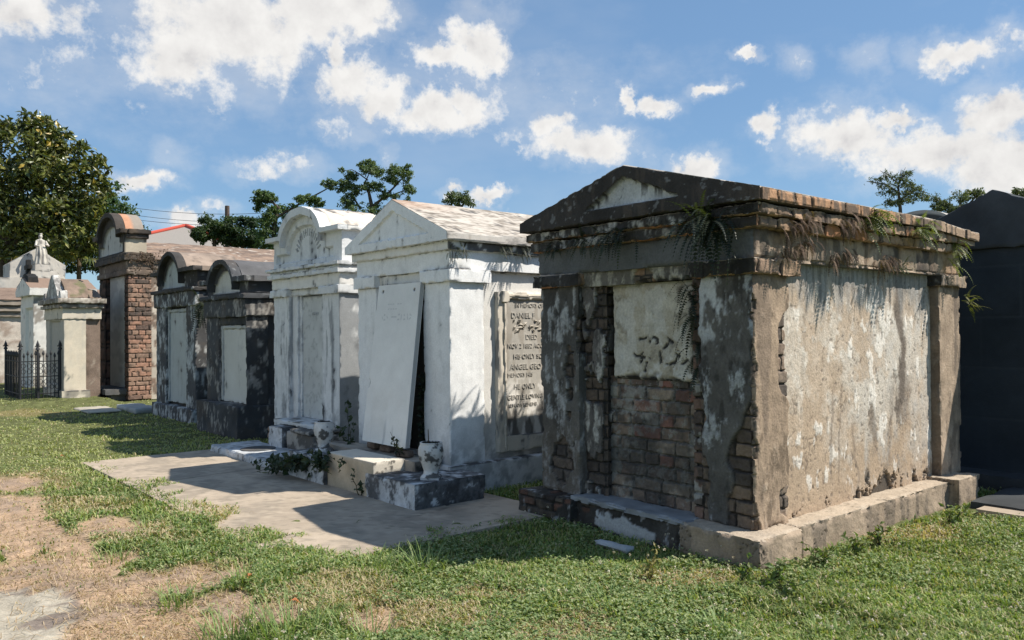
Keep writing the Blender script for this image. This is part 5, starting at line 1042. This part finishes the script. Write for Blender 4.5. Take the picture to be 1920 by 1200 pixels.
def blades(xy, rs, H, W, lean=.5, col=None, z=None):
    n = len(xy); az = rs.uniform(0, 6.283, n); d = np.stack([np.cos(az), np.sin(az), 0 * az], 1); s = np.stack([-np.sin(az + rs.uniform(-.6, .6, n)), np.cos(az), 0 * az], 1)
    le = lean * (.3 + rs.rand(n)); b = np.stack([xy[:, 0], xy[:, 1], gheight(xy[:, 0], xy[:, 1]) - .004], 1)
    H = H[:, None]; W = W[:, None]; up = np.array([[0, 0, 1.0]])
    m = b + up * H * .55 + d * H * (le * .3)[:, None]; t = b + up * H * (1 - .35 * le)[:, None] + d * H * le[:, None]
    V = np.stack([b - s * W * .5, b + s * W * .5, m + s * W * .42, m - s * W * .42, t], 1).reshape(-1, 3)
    i = np.arange(n)[:, None] * 5; F = np.concatenate([i + np.array([[0, 1, 2]]), i + np.array([[0, 2, 3]]), i + np.array([[3, 2, 4]])])
    return V, F, np.repeat(col, 5, 0)
GV, GF_, GC = [], [], []
def add_g(V, F, C):
    off = sum(len(v) for v in GV); GV.append(V); GF_.append(F + off); GC.append(C)
xy, rs = cam_spread(400000, 741, 722, .85)
ok = free(xy) & (np.hypot(*xy.T) > 1.2) & (xy[:, 1] < 32) & (xy[:, 0] < 16); xy = xy[ok]
bare, yel, path = masks(xy); keep = (rs.rand(len(xy)) > bare * .93) & (path < .35); xy = xy[keep]; yel = yel[keep]; bare = bare[keep]
dist = np.hypot(*xy.T); P3 = np.stack([xy[:, 0], xy[:, 1], 0 * dist], 1)
pn = fbm(P3, 1.6, 4, 742); tall = sm(.5, .7, fbm(P3, 2.6, 4, 743))
mown = sm(8.5, 11, xy[:, 1])
edge_ = sm(.5, .2, np.abs(xy[:, 0] - SLAB[0] - .1)) * (xy[:, 1] > 5) * (xy[:, 1] < 11.3)
H = (.022 + .030 * rs.rand(len(xy)) + .045 * np.maximum(tall, edge_) * rs.rand(len(xy))) * (1 - .3 * mown) * (1 - .5 * bare); W = (.0035 + .0012 * dist.clip(0, 14)) * (.7 + .6 * rs.rand(len(xy)))
pal = np.array([(.20, .27, .08), (.15, .225, .065), (.28, .33, .12), (.10, .16, .05), (.34, .36, .15)], np.float32)
c = pal[rs.randint(0, 5, len(xy))] * (.7 + .6 * pn)[:, None]
c = mixc(c, (.36, .38, .17), mown * .75)
dry = (rs.rand(len(xy)) < (.10 + .62 * yel + .7 * bare)); c[dry] = np.array([(.45, .37, .23), (.38, .33, .19), (.50, .41, .28)])[rs.randint(0, 3, dry.sum())]
add_g(*blades(xy, rs, H, W, .8, c))
# clover leaflets carpeting the near lawn
xy, rs = cam_spread(80000, 751, 840, .9)
ok = free(xy) & (np.hypot(*xy.T) > 1.2) & (xy[:, 1] < 12); xy = xy[ok]
bare, yel, path = masks(xy); P3 = np.stack([xy[:, 0], xy[:, 1], 0 * bare], 1)
cl = sm(.40, .55, fbm(P3, 1.1, 4, 752)); keep = (rs.rand(len(xy)) < cl * (1 - bare) * (1 - .6 * yel)) & (path < .3); xy = xy[keep]
n = len(xy); P = np.repeat(np.stack([xy[:, 0], xy[:, 1], gheight(*xy.T) + .018 + .04 * rs.rand(n)], 1), 3, 0)
nr = unit(rs.normal(size=P.shape) * .35 + np.array([0, 0, 1.0])); V, Fq = leaves(P, nr, .011 + .010 * rs.rand(len(P)), .95, .1, .1, rs)
pal = np.array([(.17, .24, .095), (.12, .19, .07), (.24, .29, .13), (.33, .37, .19)], np.float32)
add_g(V, Fq, np.repeat(np.repeat(pal[rs.randint(0, 4, n)], 3, 0), 5, 0))
# straw lying on the bare earth
xy, rs = cam_spread(42000, 761, 850, .7); ok = free(xy) & (xy[:, 1] < 14) & (np.hypot(*xy.T) > 1.2); xy = xy[ok]
bare, yel, path = masks(xy); keep = rs.rand(len(xy)) < (bare * .8 + yel * .4) * (1 - .8 * path); xy = xy[keep]; n = len(xy)
pal = np.array([(.46, .345, .235), (.38, .27, .18), (.28, .2, .135), (.54, .43, .31)], np.float32)
add_g(*blades(xy, rs, .03 + .05 * rs.rand(n), np.full(n, .005), 2.4, pal[rs.randint(0, 4, n)]))
V = np.concatenate(GV); o = mesh_obj('grass', V, np.concatenate(GF_), M_GRASS, None, np.concatenate(GC), False); tag(o, kind='stuff')
# clover blossoms
xy, rs = cam_spread(2600, 771, 960); ok = free(xy) & (xy[:, 1] < 8); xy = xy[ok]; bare, yel, path = masks(xy); P3 = np.stack([xy[:, 0], xy[:, 1], 0 * bare], 1)
xy = xy[(bare < .3) & (fbm(P3, 1.0, 3, 772) > .52) & (path < .2)][:420]; n = len(xy)
Pc = np.stack([xy[:, 0], xy[:, 1], gheight(*xy.T) + .06 + .07 * rs.rand(n)], 1); k = 14
d = unit(rs.normal(size=(n * k, 3)) + np.array([0, 0, .4])); V, Fq = leaves(np.repeat(Pc, k, 0), d, .010, .5, .1, 0, rs); V += np.repeat(d * .006, 5, 0)
o = mesh_obj('clover_blossom', V, Fq, M_DRY, None, leafcol(n * k, [(.62, .56, .46), (.5, .40, .32), (.68, .64, .56)], 5, rs, .15), False); tag(o, kind='stuff')

# tufts of long grass
def tuft(x, y, n, h, w, spread, seed, pal=((.20, .28, .10), (.15, .23, .075), (.28, .34, .15))):
    rs = np.random.RandomState(seed); r = spread * np.sqrt(rs.rand(n)) * .5; a = rs.uniform(0, 6.283, n)
    V, F, C = [], [], []; z0 = float(gheight(np.array([x]), np.array([y]))[0]) - .005
    for k in range(n):
        L_ = h * (.5 + .7 * rs.rand()); az = a[k] + rs.normal() * .5; le = .25 + .75 * rs.rand(); bx, by = x + r[k] * math.cos(a[k]), y + r[k] * math.sin(a[k])
        i = len(V); c = np.array(pal[rs.randint(len(pal))]) * rs.uniform(.8, 1.2)
        for j in range(5):
            t = j / 4; rr = L_ * le * t ** 1.7; zz = L_ * (t - .45 * le * t * t); ww = w * (1 - t) ** .7 + .0006
            cx, cy = bx + math.cos(az) * rr, by + math.sin(az) * rr
            V += [(cx - math.sin(az) * ww / 2, cy + math.cos(az) * ww / 2, z0 + zz), (cx + math.sin(az) * ww / 2, cy - math.cos(az) * ww / 2, z0 + zz)]; C += [c, c]
            if j: F.append((i + 2 * j - 2, i + 2 * j - 1, i + 2 * j + 1, i + 2 * j))
    o = mesh_obj('grass_tuft', np.array(V), F, M_GRASS, None, np.array(C), True, 0)
    tag(o, 'tuft of long grass blades standing above the short lawn', 'grass tuft', 'tufts of long grass on the lawn'); return o
for q, (px, py, n, h, sp) in enumerate(((335, 1128, 70, .16, .28), (440, 1188, 90, .22, .35), (550, 1190, 110, .27, .45), (215, 1040, 50, .13, .25), (465, 1090, 60, .17, .3), (480, 1040, 45, .15, .3), (345, 1045, 50, .13, .28), (700, 1062, 60, .17, .35), (800, 1066, 70, .22, .3), (740, 1058, 40, .15, .3), (1130, 1130, 60, .13, .3), (950, 1090, 45, .11, .3), (345, 955, 40, .15, .25), (220, 945, 35, .15, .25), (690, 1195, 60, .2, .35), (1350, 1180, 50, .13, .3), (1560, 1190, 50, .12, .3), (275, 985, 40, .12, .25))):
    p = on_ground(px, py); tuft(p[0], p[1], n, h, .0075, sp, 800 + q)
# ================================================================== plants on and round the tombs
def frond(V, F, C, p, d, L_, droop, lw, col, rs, n=13, rachis=True):
    d = np.array(d, float); d /= np.linalg.norm(d); pts = [np.array(p, float)]; v = d.copy()
    for k in range(n):
        v = v + np.array([0, 0, -droop / n]); v /= np.linalg.norm(v); pts.append(pts[-1] + v * L_ / n)
    for k in range(1, n + 1):
        t = k / n; w = lw * math.sin(math.pi * min(1, .12 + .88 * t) ** .8) + .004; dirv = pts[k] - pts[k - 1]; dirv /= np.linalg.norm(dirv)
        s = np.cross(dirv, (0, 0, 1.0)); s /= np.linalg.norm(s) + 1e-9; u = np.cross(s, dirv)
        for sg in (-1, 1):
            tip = pts[k] + s * sg * w + dirv * w * .35 - u * w * .15; b = dirv * L_ / n * .42
            i = len(V); V += [pts[k] - b, pts[k] + b, tip]; F.append((i, i + 1, i + 2)); C += [col * rs.uniform(.75, 1.2)] * 3
def fern(lab, p, out, nf, L_, droop, lw, pal, seed, spread=.1, name='fern', mat=None, cat='fern', group=None, along=None):
    rs = np.random.RandomState(seed); V, F, C = [], [], []
    out = np.array(out, float)
    for k in range(nf):
        q = np.array(p, float) + rs.normal(size=3) * spread * np.array([.6, .6, .3])
        if along is not None: q = np.array(p, float) + np.array(along) * rs.uniform(-1, 1) + rs.normal(size=3) * np.array([.02, .02, .02])
        d = out + rs.normal(size=3) * .75; d -= min(0, d @ out) * out * 1.2
        frond(V, F, C, q, d, L_ * rs.uniform(.55, 1.2), droop * rs.uniform(.6, 1.4), lw, np.array(pal[rs.randint(len(pal))]), rs)
    o = mesh_obj(name, np.array(V), F, mat or M_LEAF, None, np.array(C), False); tag(o, lab, cat, group); return o
DG = [(.025, .035, .02), (.035, .045, .022), (.02, .028, .018)]; LG = [(.12, .15, .04), (.16, .18, .055), (.09, .12, .035)]; DRY = [(.13, .092, .07), (.18, .13, .10), (.08, .056, .045)]
def onf(px, py, x=4.74): return on_x(px, py, x)
def ons(px, py, y=3.06): return on_y(px, py, y)
OUTF = (-1, 0, .35); OUTS = (0, -1, .3)
fern('large dark shaggy fern clump hanging under the right slope of the big gable', onf(1335, 425), OUTF, 120, .36, 1.7, .017, DG, 901, .12)
fern('curled fern frond rising on the big gable front near the corner', onf(1325, 400), (-.6, -.3, 1), 5, .22, 1.2, .028, [(.10, .11, .07), (.05, .06, .035)], 902, .02)
fern('dark fern tuft below the pale gable triangle of the big tomb', onf(1155, 440), OUTF, 44, .26, 1.8, .016, DG, 903, .09)
fern('dark fern tuft at the left third of the big front cornice', onf(1095, 452), OUTF, 20, .2, 1.8, .018, DG, 904, .06)
fern('dark fern tuft at the far left of the big front cornice', onf(1045, 462), OUTF, 20, .19, 1.8, .018, DG, 905, .07)
fern('long dark fern hanging down the right edge of the mottled closing tablet', onf(1303, 600, 4.93), (-.7, .2, .1), 46, .26, 2.4, .022, DG, 906, .05, along=(0, .03, .36))
fern('bright green fern sprouting mid-way along the sunlit brick cornice', ons(1628, 405), OUTS, 34, .24, 1.5, .026, LG, 911, .05, along=(.10, 0, .07))
fern('spreading green fern right of the middle of the sunlit brick cornice', ons(1722, 428), OUTS, 30, .24, 1.3, .026, LG, 912, .05, along=(.14, 0, .05))
fern('green fern at the far end of the sunlit brick cornice', ons(1785, 470, 3.12), (.3, -1, .1), 26, .22, 1.7, .024, LG, 913, .05, along=(.03, 0, .14))
fern('yellow-green fern hanging from the far pilaster cap', ons(1812, 565, 3.17), (.5, -1, .2), 18, .17, 1.5, .024, [(.17, .17, .04), (.13, .15, .04)], 914, .03, along=(0, 0, .05))
fern('small pale fern on the frieze above the side wall', ons(1690, 500, 3.16), OUTS, 10, .12, 1.5, .016, LG, 915, .03)
def vine(lab, p, along, n, seed, pal=DRY, ln=.16, leaf=.022, nl=5, name='withered_vine', out=(0, -.6, 0)):
    rs = np.random.RandomState(seed); t = thing(name, p, lab, 'vine'); lst = []; pos = []
    for k in range(n):
        q = np.array(p, float) + np.array(along) * rs.uniform(-1, 1) + np.array([0, 0, 1]) * rs.normal() * .02; v = unit((rs.normal(size=(1, 3)) * .6 + np.array(out)))[0]; pts = [q]
        for j in range(6): v = v + rs.normal(size=3) * .35 + np.array([0, 0, -.22]); v /= np.linalg.norm(v); q = q + v * ln / 6; pts.append(q); pos.append(q)
        lst.append((pts, list(np.linspace(.0035, .0012, 7))))
    tubes('stems', t, lst, M_DRY, np.array(pal[0]) * .8, 4)
    pos = np.repeat(np.array(pos), nl, 0) + rs.normal(size=(len(pos) * nl, 3)) * .016
    nr = unit(rs.normal(size=pos.shape) + np.array(out) * .7); V, Fq = leaves(pos, nr, leaf * (.6 + .8 * rs.rand(len(pos))), .5, .3, .4, rs)
    mesh_obj('leaves', V, Fq, M_DRY if pal is DRY else M_LEAF, t, leafcol(len(pos), pal, 5, rs), False)
fern('withered brown fern draped over the sunlit cornice next to the front corner', ons(1500, 415, 3.08), (0, -1, -.2), 64, .15, 2.4, .013, DRY, 921, .04, 'withered_fern', M_DRY, along=(.20, 0, .06))
fern('withered brown fern hanging low on the frieze near the front corner', ons(1490, 462, 3.16), (0, -1, -.2), 48, .15, 2.4, .013, DRY, 922, .04, 'withered_fern', M_DRY, along=(.18, 0, .05))
fern('withered brown fern in the upper cornice groove right of the corner', ons(1590, 412, 3.07), (0, -1, -.2), 36, .15, 2.4, .013, DRY, 923, .04, 'withered_fern', M_DRY, along=(.15, 0, .03))
fern('withered brown fern hanging over the top of the pale side wall', ons(1660, 486, 3.16), (0, -1, -.2), 40, .15, 2.4, .013, DRY, 924, .04, 'withered_fern', M_DRY, along=(.15, 0, .03))
fern('withered brown fern trailing along the frieze middle', ons(1575, 474, 3.16), (0, -1, -.2), 26, .15, 2.4, .013, DRY, 925, .04, 'withered_fern', M_DRY, along=(.13, 0, .03))
# tufts standing on the far eave of the big tomb (they shadow the white side wall)
for k, (x, n, h) in enumerate(((5.75, 14, .2), (6.05, 10, .13), (6.35, 16, .22), (6.7, 10, .16), (7.1, 14, .2))):
    fern('fern tuft on the hidden far eave of the big tomb', (x, 5.44, 2.56), (0, .5, 1), n, h, .9, .02, LG, 930 + k, .05, group='fern tufts on the far eave')
# small weeds under the eave of the white gabled tomb
for k, (px, lb) in enumerate(((858, 'dark weed under the white eave next to its front corner'), (945, 'dark weed under the white eave at its middle'), (985, 'dark weed under the white eave close to the big tomb'))):
    fern(lb, on_y(px, 468, 6.43), (0, -1, .1), 26, .13, 1.7, .010, DG, 940 + k, .03, 'weed', cat='weed', along=(.10, 0, .015))
vine('wiry dry plant on the cornice between the brick tomb and the round-topped tomb', on_x(277, 488, 5.6), (0, .35, .1), 24, 951, DRY, .5, .05, 3, out=(-.5, -.3, .4))
fern('dark leafy clump hanging from the eave between the two round-topped tombs', on_y(379, 575, 14.6), (0, -1, 0), 26, .45, 2, .05, DG, 952, .1)
# leafy plants
def leafy(lab, stems, leafL, wd, pal, seed, nl=9, name='leafy_plant', rad=.006, up=.3, cat='plant', mat=None):
    rs = np.random.RandomState(seed); b = stems[0][0]; t = thing(name, b, lab, cat); lst = []; pos = []
    for st in stems:
        st = np.array(st, float); ts = np.linspace(0, 1, 8); seg = np.linspace(0, 1, len(st))
        pts = np.stack([np.interp(ts, seg, st[:, a]) for a in range(3)], 1) + np.concatenate([np.zeros((1, 3)), rs.normal(size=(7, 3)) * .012])
        lst.append((pts, list(np.linspace(rad, rad * .3, 8)))); q = rs.rand(nl); pos.append(np.stack([np.interp(.12 + .88 * q, ts, pts[:, a]) for a in range(3)], 1))
    tubes('stems', t, lst, M_DRY, (.06, .055, .035), 5)
    pos = np.concatenate(pos); nr = unit(rs.normal(size=pos.shape) * .8 + np.array([-.3, -.3, up])); V, Fq = leaves(pos, nr, leafL * (.6 + .7 * rs.rand(len(pos))), wd, .2, .25, rs)
    mesh_obj('leaves', V, Fq, mat or M_LEAF, t, leafcol(len(pos), pal, 5, rs), False); return t
rs_ = np.random.RandomState(9)
def sprawl(c, n, r, h, rs):
    out = []
    for k in range(n):
        a = rs.uniform(0, 6.28); q = np.array(c); e = q + np.array([math.cos(a) * r * rs.uniform(.3, 1), math.sin(a) * r * rs.uniform(.3, 1) * 1.3, h * rs.uniform(-.5, .9)]); m = (q + e) / 2 + np.array([0, 0, abs(h) * .7]); out.append([q, m, e])
    return out
VG = [(.035, .055, .03), (.028, .045, .025), (.045, .065, .035)]
leafy('dark vine sprawling over the far coping block under its urn', sprawl((3.93, 8.15, .14), 26, .30, .12, rs_) + sprawl((3.90, 8.6, .08), 16, .35, .1, rs_) + sprawl((3.95, 7.75, .22), 8, .2, .12, rs_), .075, .7, VG, 961, 10, 'vine', cat='vine')
leafy('small leafy sprig growing up the face of the tan step', [[(3.98, 7.02, .0), (3.96, 7.06, .12), (3.95, 7.10, .24)], [(3.98, 7.0, 0), (3.95, 6.95, .1), (3.93, 6.9, .13)], [(3.98, 7.35, .34), (3.93, 7.3, .30), (3.9, 7.25, .22)]], .055, .7, VG, 962, 9)
leafy('tall leafy weed between the arched tomb and the white gabled tomb', [[(4.65, 8.44, .05), (4.63, 8.42, .45), (4.62, 8.37, .83)], [(4.65, 8.37, .05), (4.62, 8.32, .36), (4.61, 8.25, .57)], [(4.62, 8.48, .05), (4.61, 8.51, .36), (4.59, 8.55, .49)], [(4.62, 8.27, .05), (4.56, 8.22, .3), (4.53, 8.2, .42)]], .08, .6, VG, 963, 14)
leafy('dark ivy climbing in the black gap beside the leaning slab', [[(4.72 + .045 * k, 6.99 + .02 * (k % 3), .30), (4.72, 7.01, .40 + .11 * k), (4.70, 6.985 + .02 * (k % 2), .45 + .095 * k)] for k in range(8)], .06, .7, DG, 964, 26, 'ivy', cat='ivy')
leafy('little dark sprig in front of the lower right corner of the leaning slab', [[(4.44, 7.03, .33), (4.38, 7.02, .46), (4.34, 7.01, .58)], [(4.44, 7.0, .33), (4.35, 6.90, .45), (4.31, 6.86, .5)]], .05, .6, DG, 965, 9)
fern('dead plant with one bare stalk inside the near urn', (4.285, 6.24, .56), (0, 0, 1), 14, .08, 2.5, .012, DG, 966, .03, 'potted_plant', cat='plant')
tubes('dead_stalk', None, [([(4.28, 6.27, .5), (4.278, 6.268, .60), (4.276, 6.27, .69)], [.006, .005, .004])], M_DRY, (.08, .06, .045)); tag(bpy.data.objects['dead_stalk'], 'thin dead stalk standing upright in the near urn', 'stalk')
# weeds along the foot of the big tomb
WG = [(.09, .14, .04), (.12, .17, .05), (.15, .18, .06)]
for k, (px, py, h, n, lb) in enumerate(((1455, 1092, .16, 5, 'broad-leaved weed at the sunlit front corner of the big footing'), (1400, 1098, .17, 4, 'thin pale weed just left of the big footing corner'), (1540, 1060, .13, 6, 'dark broad weed against the sunlit side footing'), (1650, 1022, .15, 6, 'low weed against the middle of the side footing'), (1785, 985, .16, 7, 'weed growing before the far footing block'), (1470, 1120, .12, 6, 'bright broad-leaved weed in the grass before the footing corner'), (1610, 1040, .12, 5, 'small weed left of the middle of the side footing'))):
    p = on_ground(px, py); rs = np.random.RandomState(970 + k)
    leafy(lb, [[(p[0], p[1], 0), (p[0] + rs.normal() * .04, p[1] + rs.normal() * .04, h * .5), (p[0] + rs.normal() * .08, p[1] + rs.normal() * .08, h * rs.uniform(.7, 1.1))] for _ in range(n)], .055, .5, WG, 980 + k, 8, 'weed', .004, .8, 'weed')
p = on_ground(1222, 1088)
leafy('yellow cone-shaped weed spike standing in the sun line before the big tomb', [[(p[0], p[1], 0), (p[0], p[1], .1), (p[0] + .01, p[1], .20)], [(p[0], p[1], 0), (p[0] + .03, p[1], .06), (p[0] + .02, p[1], .12)], [(p[0], p[1], 0), (p[0] - .03, p[1], .06), (p[0] - .02, p[1], .12)]], .035, .4, [(.26, .22, .07), (.20, .19, .06)], 991, 34, 'weed_spike', .004, 1.2, 'weed')
# a few fallen leaves
for k, (px, py) in enumerate(((460, 1096), (543, 1142), (470, 1090), (112, 862))):
    p = on_ground(px, py); V, Fq = leaves(np.array([[p[0], p[1], .05]]), np.array([[.1, -.1, 1.0]]), np.array([.07]), .55, .3, .3, np.random.RandomState(k))
    o = mesh_obj('fallen_leaf', V, Fq, M_DRY, None, flat(5, (.38, .15, .07)), False); tag(o, 'dry orange-brown leaf lying in the grass', 'leaf', 'fallen leaves in the grass')
# ================================================================== sky, sun, camera
SUN_D = np.array([.585, -.58, 1.0]); SUN_D /= np.linalg.norm(SUN_D)
SUN_EL = math.asin(SUN_D[2]); SUN_AZ = math.atan2(SUN_D[0], SUN_D[1])
w = bpy.data.worlds.new('World'); SC.world = w; w.use_nodes = True
nt = w.node_tree; nt.nodes.clear(); A = nt.nodes.new; L = nt.links.new
out = A('ShaderNodeOutputWorld'); bg = A('ShaderNodeBackground'); L(bg.outputs[0], out.inputs['Surface'])
bg.inputs['Strength'].default_value = SKY_STR
sky = A('ShaderNodeTexSky'); sky.sky_type = 'NISHITA'; sky.sun_disc = False; sky.sun_elevation = SUN_EL; sky.sun_rotation = SUN_AZ
sky.altitude = 10; sky.air_density = 1.0; sky.dust_density = .25; sky.ozone_density = 1.6
tint = A('ShaderNodeVectorMath'); tint.operation = 'MULTIPLY'; tint.inputs[1].default_value = SKY_TINT; L(sky.outputs[0], tint.inputs[0])
# cloud field: ellipses fixed in world directions, torn up by noise
def vm(op, *a):
    n = A('ShaderNodeVectorMath'); n.operation = op
    for i, x in enumerate(a):
        if hasattr(x, 'is_output'): L(x, n.inputs[i])
        else: n.inputs[i].default_value = x
    return n
def ma(op, *a):
    n = A('ShaderNodeMath'); n.operation = op
    for i, x in enumerate(a):
        if hasattr(x, 'is_output'): L(x, n.inputs[i])
        else: n.inputs[i].default_value = x
    return n.outputs[0]
geo = A('ShaderNodeTexCoord')
dirv = geo.outputs['Generated']
def noise(vec, scale, detail=8, rough=.6, lac=2.0):
    n = A('ShaderNodeTexNoise'); n.inputs['Scale'].default_value = scale; n.inputs['Detail'].default_value = detail; n.inputs['Roughness'].default_value = rough; n.inputs['Lacunarity'].default_value = lac
    L(vec, n.inputs['Vector']); return n
from mathutils import Matrix, Vector
CLOUDS = [(430, 45, 225, 110, 1), (590, 20, 180, 75, 1), (350, 110, 110, 60, 1), (690, 20, 95, 55, .95), (40, 15, 120, 60, .9), (130, 95, 130, 70, .32), (885, 72, 80, 52, .9), (830, 112, 75, 30, .8),
    (665, 155, 85, 42, .9), (725, 195, 65, 38, .8), (640, 105, 26, 45, .8), (815, 225, 110, 42, .9), (875, 205, 50, 40, .8), (635, 230, 46, 20, .62), (690, 250, 34, 18, .5),
    (560, 300, 62, 24, .62), (480, 318, 50, 20, .55), (270, 340, 66, 24, .75), (1105, 278, 115, 50, 1), (1035, 235, 55, 40, .9), (990, 268, 60, 18, .6), (1310, 312, 70, 32, .9), (1222, 188, 62, 22, .85), (1168, 168, 20, 26, .8), (1328, 166, 44, 17, .85),
    (1815, 85, 80, 32, 1), (1438, 243, 24, 32, .85), (1590, 258, 140, 55, 1.05), (1680, 225, 60, 22, .7), (1760, 290, 190, 62, 1.15), (1870, 225, 90, 55, 1.05), (1900, 320, 130, 80, 1.1), (1412, 104, 22, 11, .8), (1622, 110, 26, 22, .5), (1492, 116, 18, 16, .4),
    (905, 376, 55, 17, .7), (345, 422, 55, 22, .7), (408, 395, 30, 15, .6), (850, 358, 32, 14, .7), (940, 185, 190, 55, .36), (330, 292, 26, 18, .35), (735, 285, 18, 24, .4)]
BACK_FILL = [(-1, .25, .36, .85, .24)]  # unseen cloud bank, added to brighten the shaded fronts
wn = noise(dirv, 7.0, 7, .62)
warp = vm('SCALE', vm('SUBTRACT', wn.outputs['Color'], (.5, .5, .5)).outputs[0]); warp.inputs['Scale'].default_value = .09
wn2 = noise(dirv, 34.0, 5, .6)
warp2 = vm('SCALE', vm('SUBTRACT', wn2.outputs['Color'], (.5, .5, .5)).outputs[0]); warp2.inputs['Scale'].default_value = .034
pw = vm('ADD', vm('ADD', dirv, warp.outputs[0]).outputs[0], warp2.outputs[0]).outputs[0]
def field(vec):
    acc = None
    for (px, py, rx, ry, wt) in CLOUDS:
        c = ray_dir(px, py); r = ray_dir(px + 30, py) - c; r -= c * (r @ c); r /= np.linalg.norm(r); u = np.cross(r, c)
        M = Matrix([[r[0], u[0], c[0]], [r[1], u[1], c[1]], [r[2], u[2], c[2]]])
        mp = A('ShaderNodeMapping'); mp.vector_type = 'TEXTURE'
        mp.inputs['Location'].default_value = tuple(c); mp.inputs['Rotation'].default_value = tuple(M.to_euler('XYZ'))
        k = .96 / FPX
        mp.inputs['Scale'].default_value = (rx * k, ry * k, 1.0)
        L(vec, mp.inputs['Vector'])
        d = ma('SUBTRACT', 1.0, vm('LENGTH', mp.outputs[0]).outputs['Value'])
        d = ma('MULTIPLY', d, wt) if wt < .7 else d
        if wt < .7: d = ma('MINIMUM', d, wt * .42)
        acc = d if acc is None else ma('MAXIMUM', acc, d)
    for (cx, cy, cz, ra, rb) in BACK_FILL:
        c = np.array([cx, cy, cz]); c /= np.linalg.norm(c); r = np.cross((0, 0, 1.0), c); r /= np.linalg.norm(r); u = np.cross(c, r)
        M = Matrix([[r[0], u[0], c[0]], [r[1], u[1], c[1]], [r[2], u[2], c[2]]])
        mp = A('ShaderNodeMapping'); mp.vector_type = 'TEXTURE'; mp.inputs['Location'].default_value = tuple(c); mp.inputs['Rotation'].default_value = tuple(M.to_euler('XYZ')); mp.inputs['Scale'].default_value = (ra, rb, 1.0)
        L(vec, mp.inputs['Vector']); acc = ma('MAXIMUM', acc, ma('SUBTRACT', 1.0, vm('LENGTH', mp.outputs[0]).outputs['Value']))
    return acc
dens0 = field(pw)
fn = noise(dirv, 26.0, 9, .66)
fn2 = noise(dirv, 70.0, 6, .6)
dens = ma('ADD', ma('ADD', dens0, ma('MULTIPLY', ma('SUBTRACT', fn.outputs['Fac'], .5), 1.7)), ma('MULTIPLY', ma('SUBTRACT', fn2.outputs['Fac'], .5), .30))
al = A('ShaderNodeMapRange'); al.interpolation_type = 'SMOOTHSTEP'; al.inputs['From Min'].default_value = -.02; al.inputs['From Max'].default_value = .62; L(dens, al.inputs['Value'])
# thin veil everywhere low in the sky
vn = noise(vm('MULTIPLY', dirv, (1, 1, 2.5)).outputs[0], 3.2, 6, .55)
veil = A('ShaderNodeMapRange'); veil.inputs['From Min'].default_value = .46; veil.inputs['From Max'].default_value = .75; veil.inputs['To Max'].default_value = .16; L(vn.outputs['Fac'], veil.inputs['Value'])
wv = noise(vm('MULTIPLY', dirv, (1, 1, 1.8)).outputs[0], 12.0, 8, .62)
halo = A('ShaderNodeMapRange'); halo.interpolation_type = 'SMOOTHSTEP'; halo.inputs['From Min'].default_value = -.55; halo.inputs['From Max'].default_value = .55; halo.inputs['To Max'].default_value = .30
L(ma('ADD', dens0, ma('MULTIPLY', ma('SUBTRACT', wv.outputs['Fac'], .5), 1.7)), halo.inputs['Value'])
alpha = ma('MAXIMUM', ma('MAXIMUM', al.outputs[0], veil.outputs[0]), halo.outputs[0])
# cloud body: bright rims, greyer thick middles
sn = noise(vm('ADD', dirv, (.02, -.02, .03)).outputs[0], 11.0, 7, .6)
fnu = noise(vm('ADD', dirv, (.006, -.006, .018)).outputs[0], 26.0, 5, .6)
fnl = noise(dirv, 26.0, 5, .6)
rel = ma('MULTIPLY', ma('SUBTRACT', fnu.outputs['Fac'], fnl.outputs['Fac']), .9)
th = ma('ADD', ma('ADD', .30, rel), ma('ADD', ma('MULTIPLY', ma('SUBTRACT', sn.outputs['Fac'], .5), .75), ma('MULTIPLY', dens0, .42)))
cr = A('ShaderNodeValToRGB'); e = cr.color_ramp.elements
e[0].position = .15; e[0].color = (1.0, .99, .975, 1); e[1].position = 1.0; e[1].color = (.70, .69, .70, 1)
m1 = e.new(.4); m1.color = (1.0, .985, .96, 1); m2 = e.new(.72); m2.color = (.88, .865, .85, 1)
L(th, cr.inputs[0])
cs = vm('SCALE', cr.outputs[0]); cs.inputs['Scale'].default_value = CLOUD_LUM / SKY_STR
base = A('ShaderNodeMix'); base.data_type = 'RGBA'; base.inputs[0].default_value = .5; L(tint.outputs[0], base.inputs[6]); base.inputs[7].default_value = (.162 / SKY_STR, .276 / SKY_STR, .455 / SKY_STR, 1)
mx = A('ShaderNodeMix'); mx.data_type = 'RGBA'; L(alpha, mx.inputs[0]); L(base.outputs[2], mx.inputs[6]); L(cs.outputs[0], mx.inputs[7])
L(mx.outputs[2], bg.inputs['Color'])

sl = bpy.data.lights.new('sun', 'SUN'); sl.energy = SUN_STR; sl.angle = R2(.53); sl.color = (1.0, .93, .82)
so = bpy.data.objects.new('sun', sl); COL.objects.link(so)
so.rotation_euler = Vector(SUN_D).to_track_quat('Z', 'Y').to_euler(); so.location = (3, -6, 12)
cam = bpy.data.cameras.new('camera'); co = bpy.data.objects.new('camera', cam); COL.objects.link(co)
cam.sensor_width = 36; cam.lens = FPX / 1920 * 36; cam.clip_end = 3000; cam.clip_start = .05
r, dn, fw = CR[:, 0], CR[:, 1], CR[:, 2]
co.matrix_world = Matrix([[r[0], -dn[0], -fw[0], 0], [r[1], -dn[1], -fw[1], 0], [r[2], -dn[2], -fw[2], CAMH], [0, 0, 0, 1]])
SC.camera = co
SC.view_settings.view_transform = 'Standard'; SC.view_settings.look = 'None'; SC.view_settings.exposure = EXPO; SC.view_settings.gamma = 1
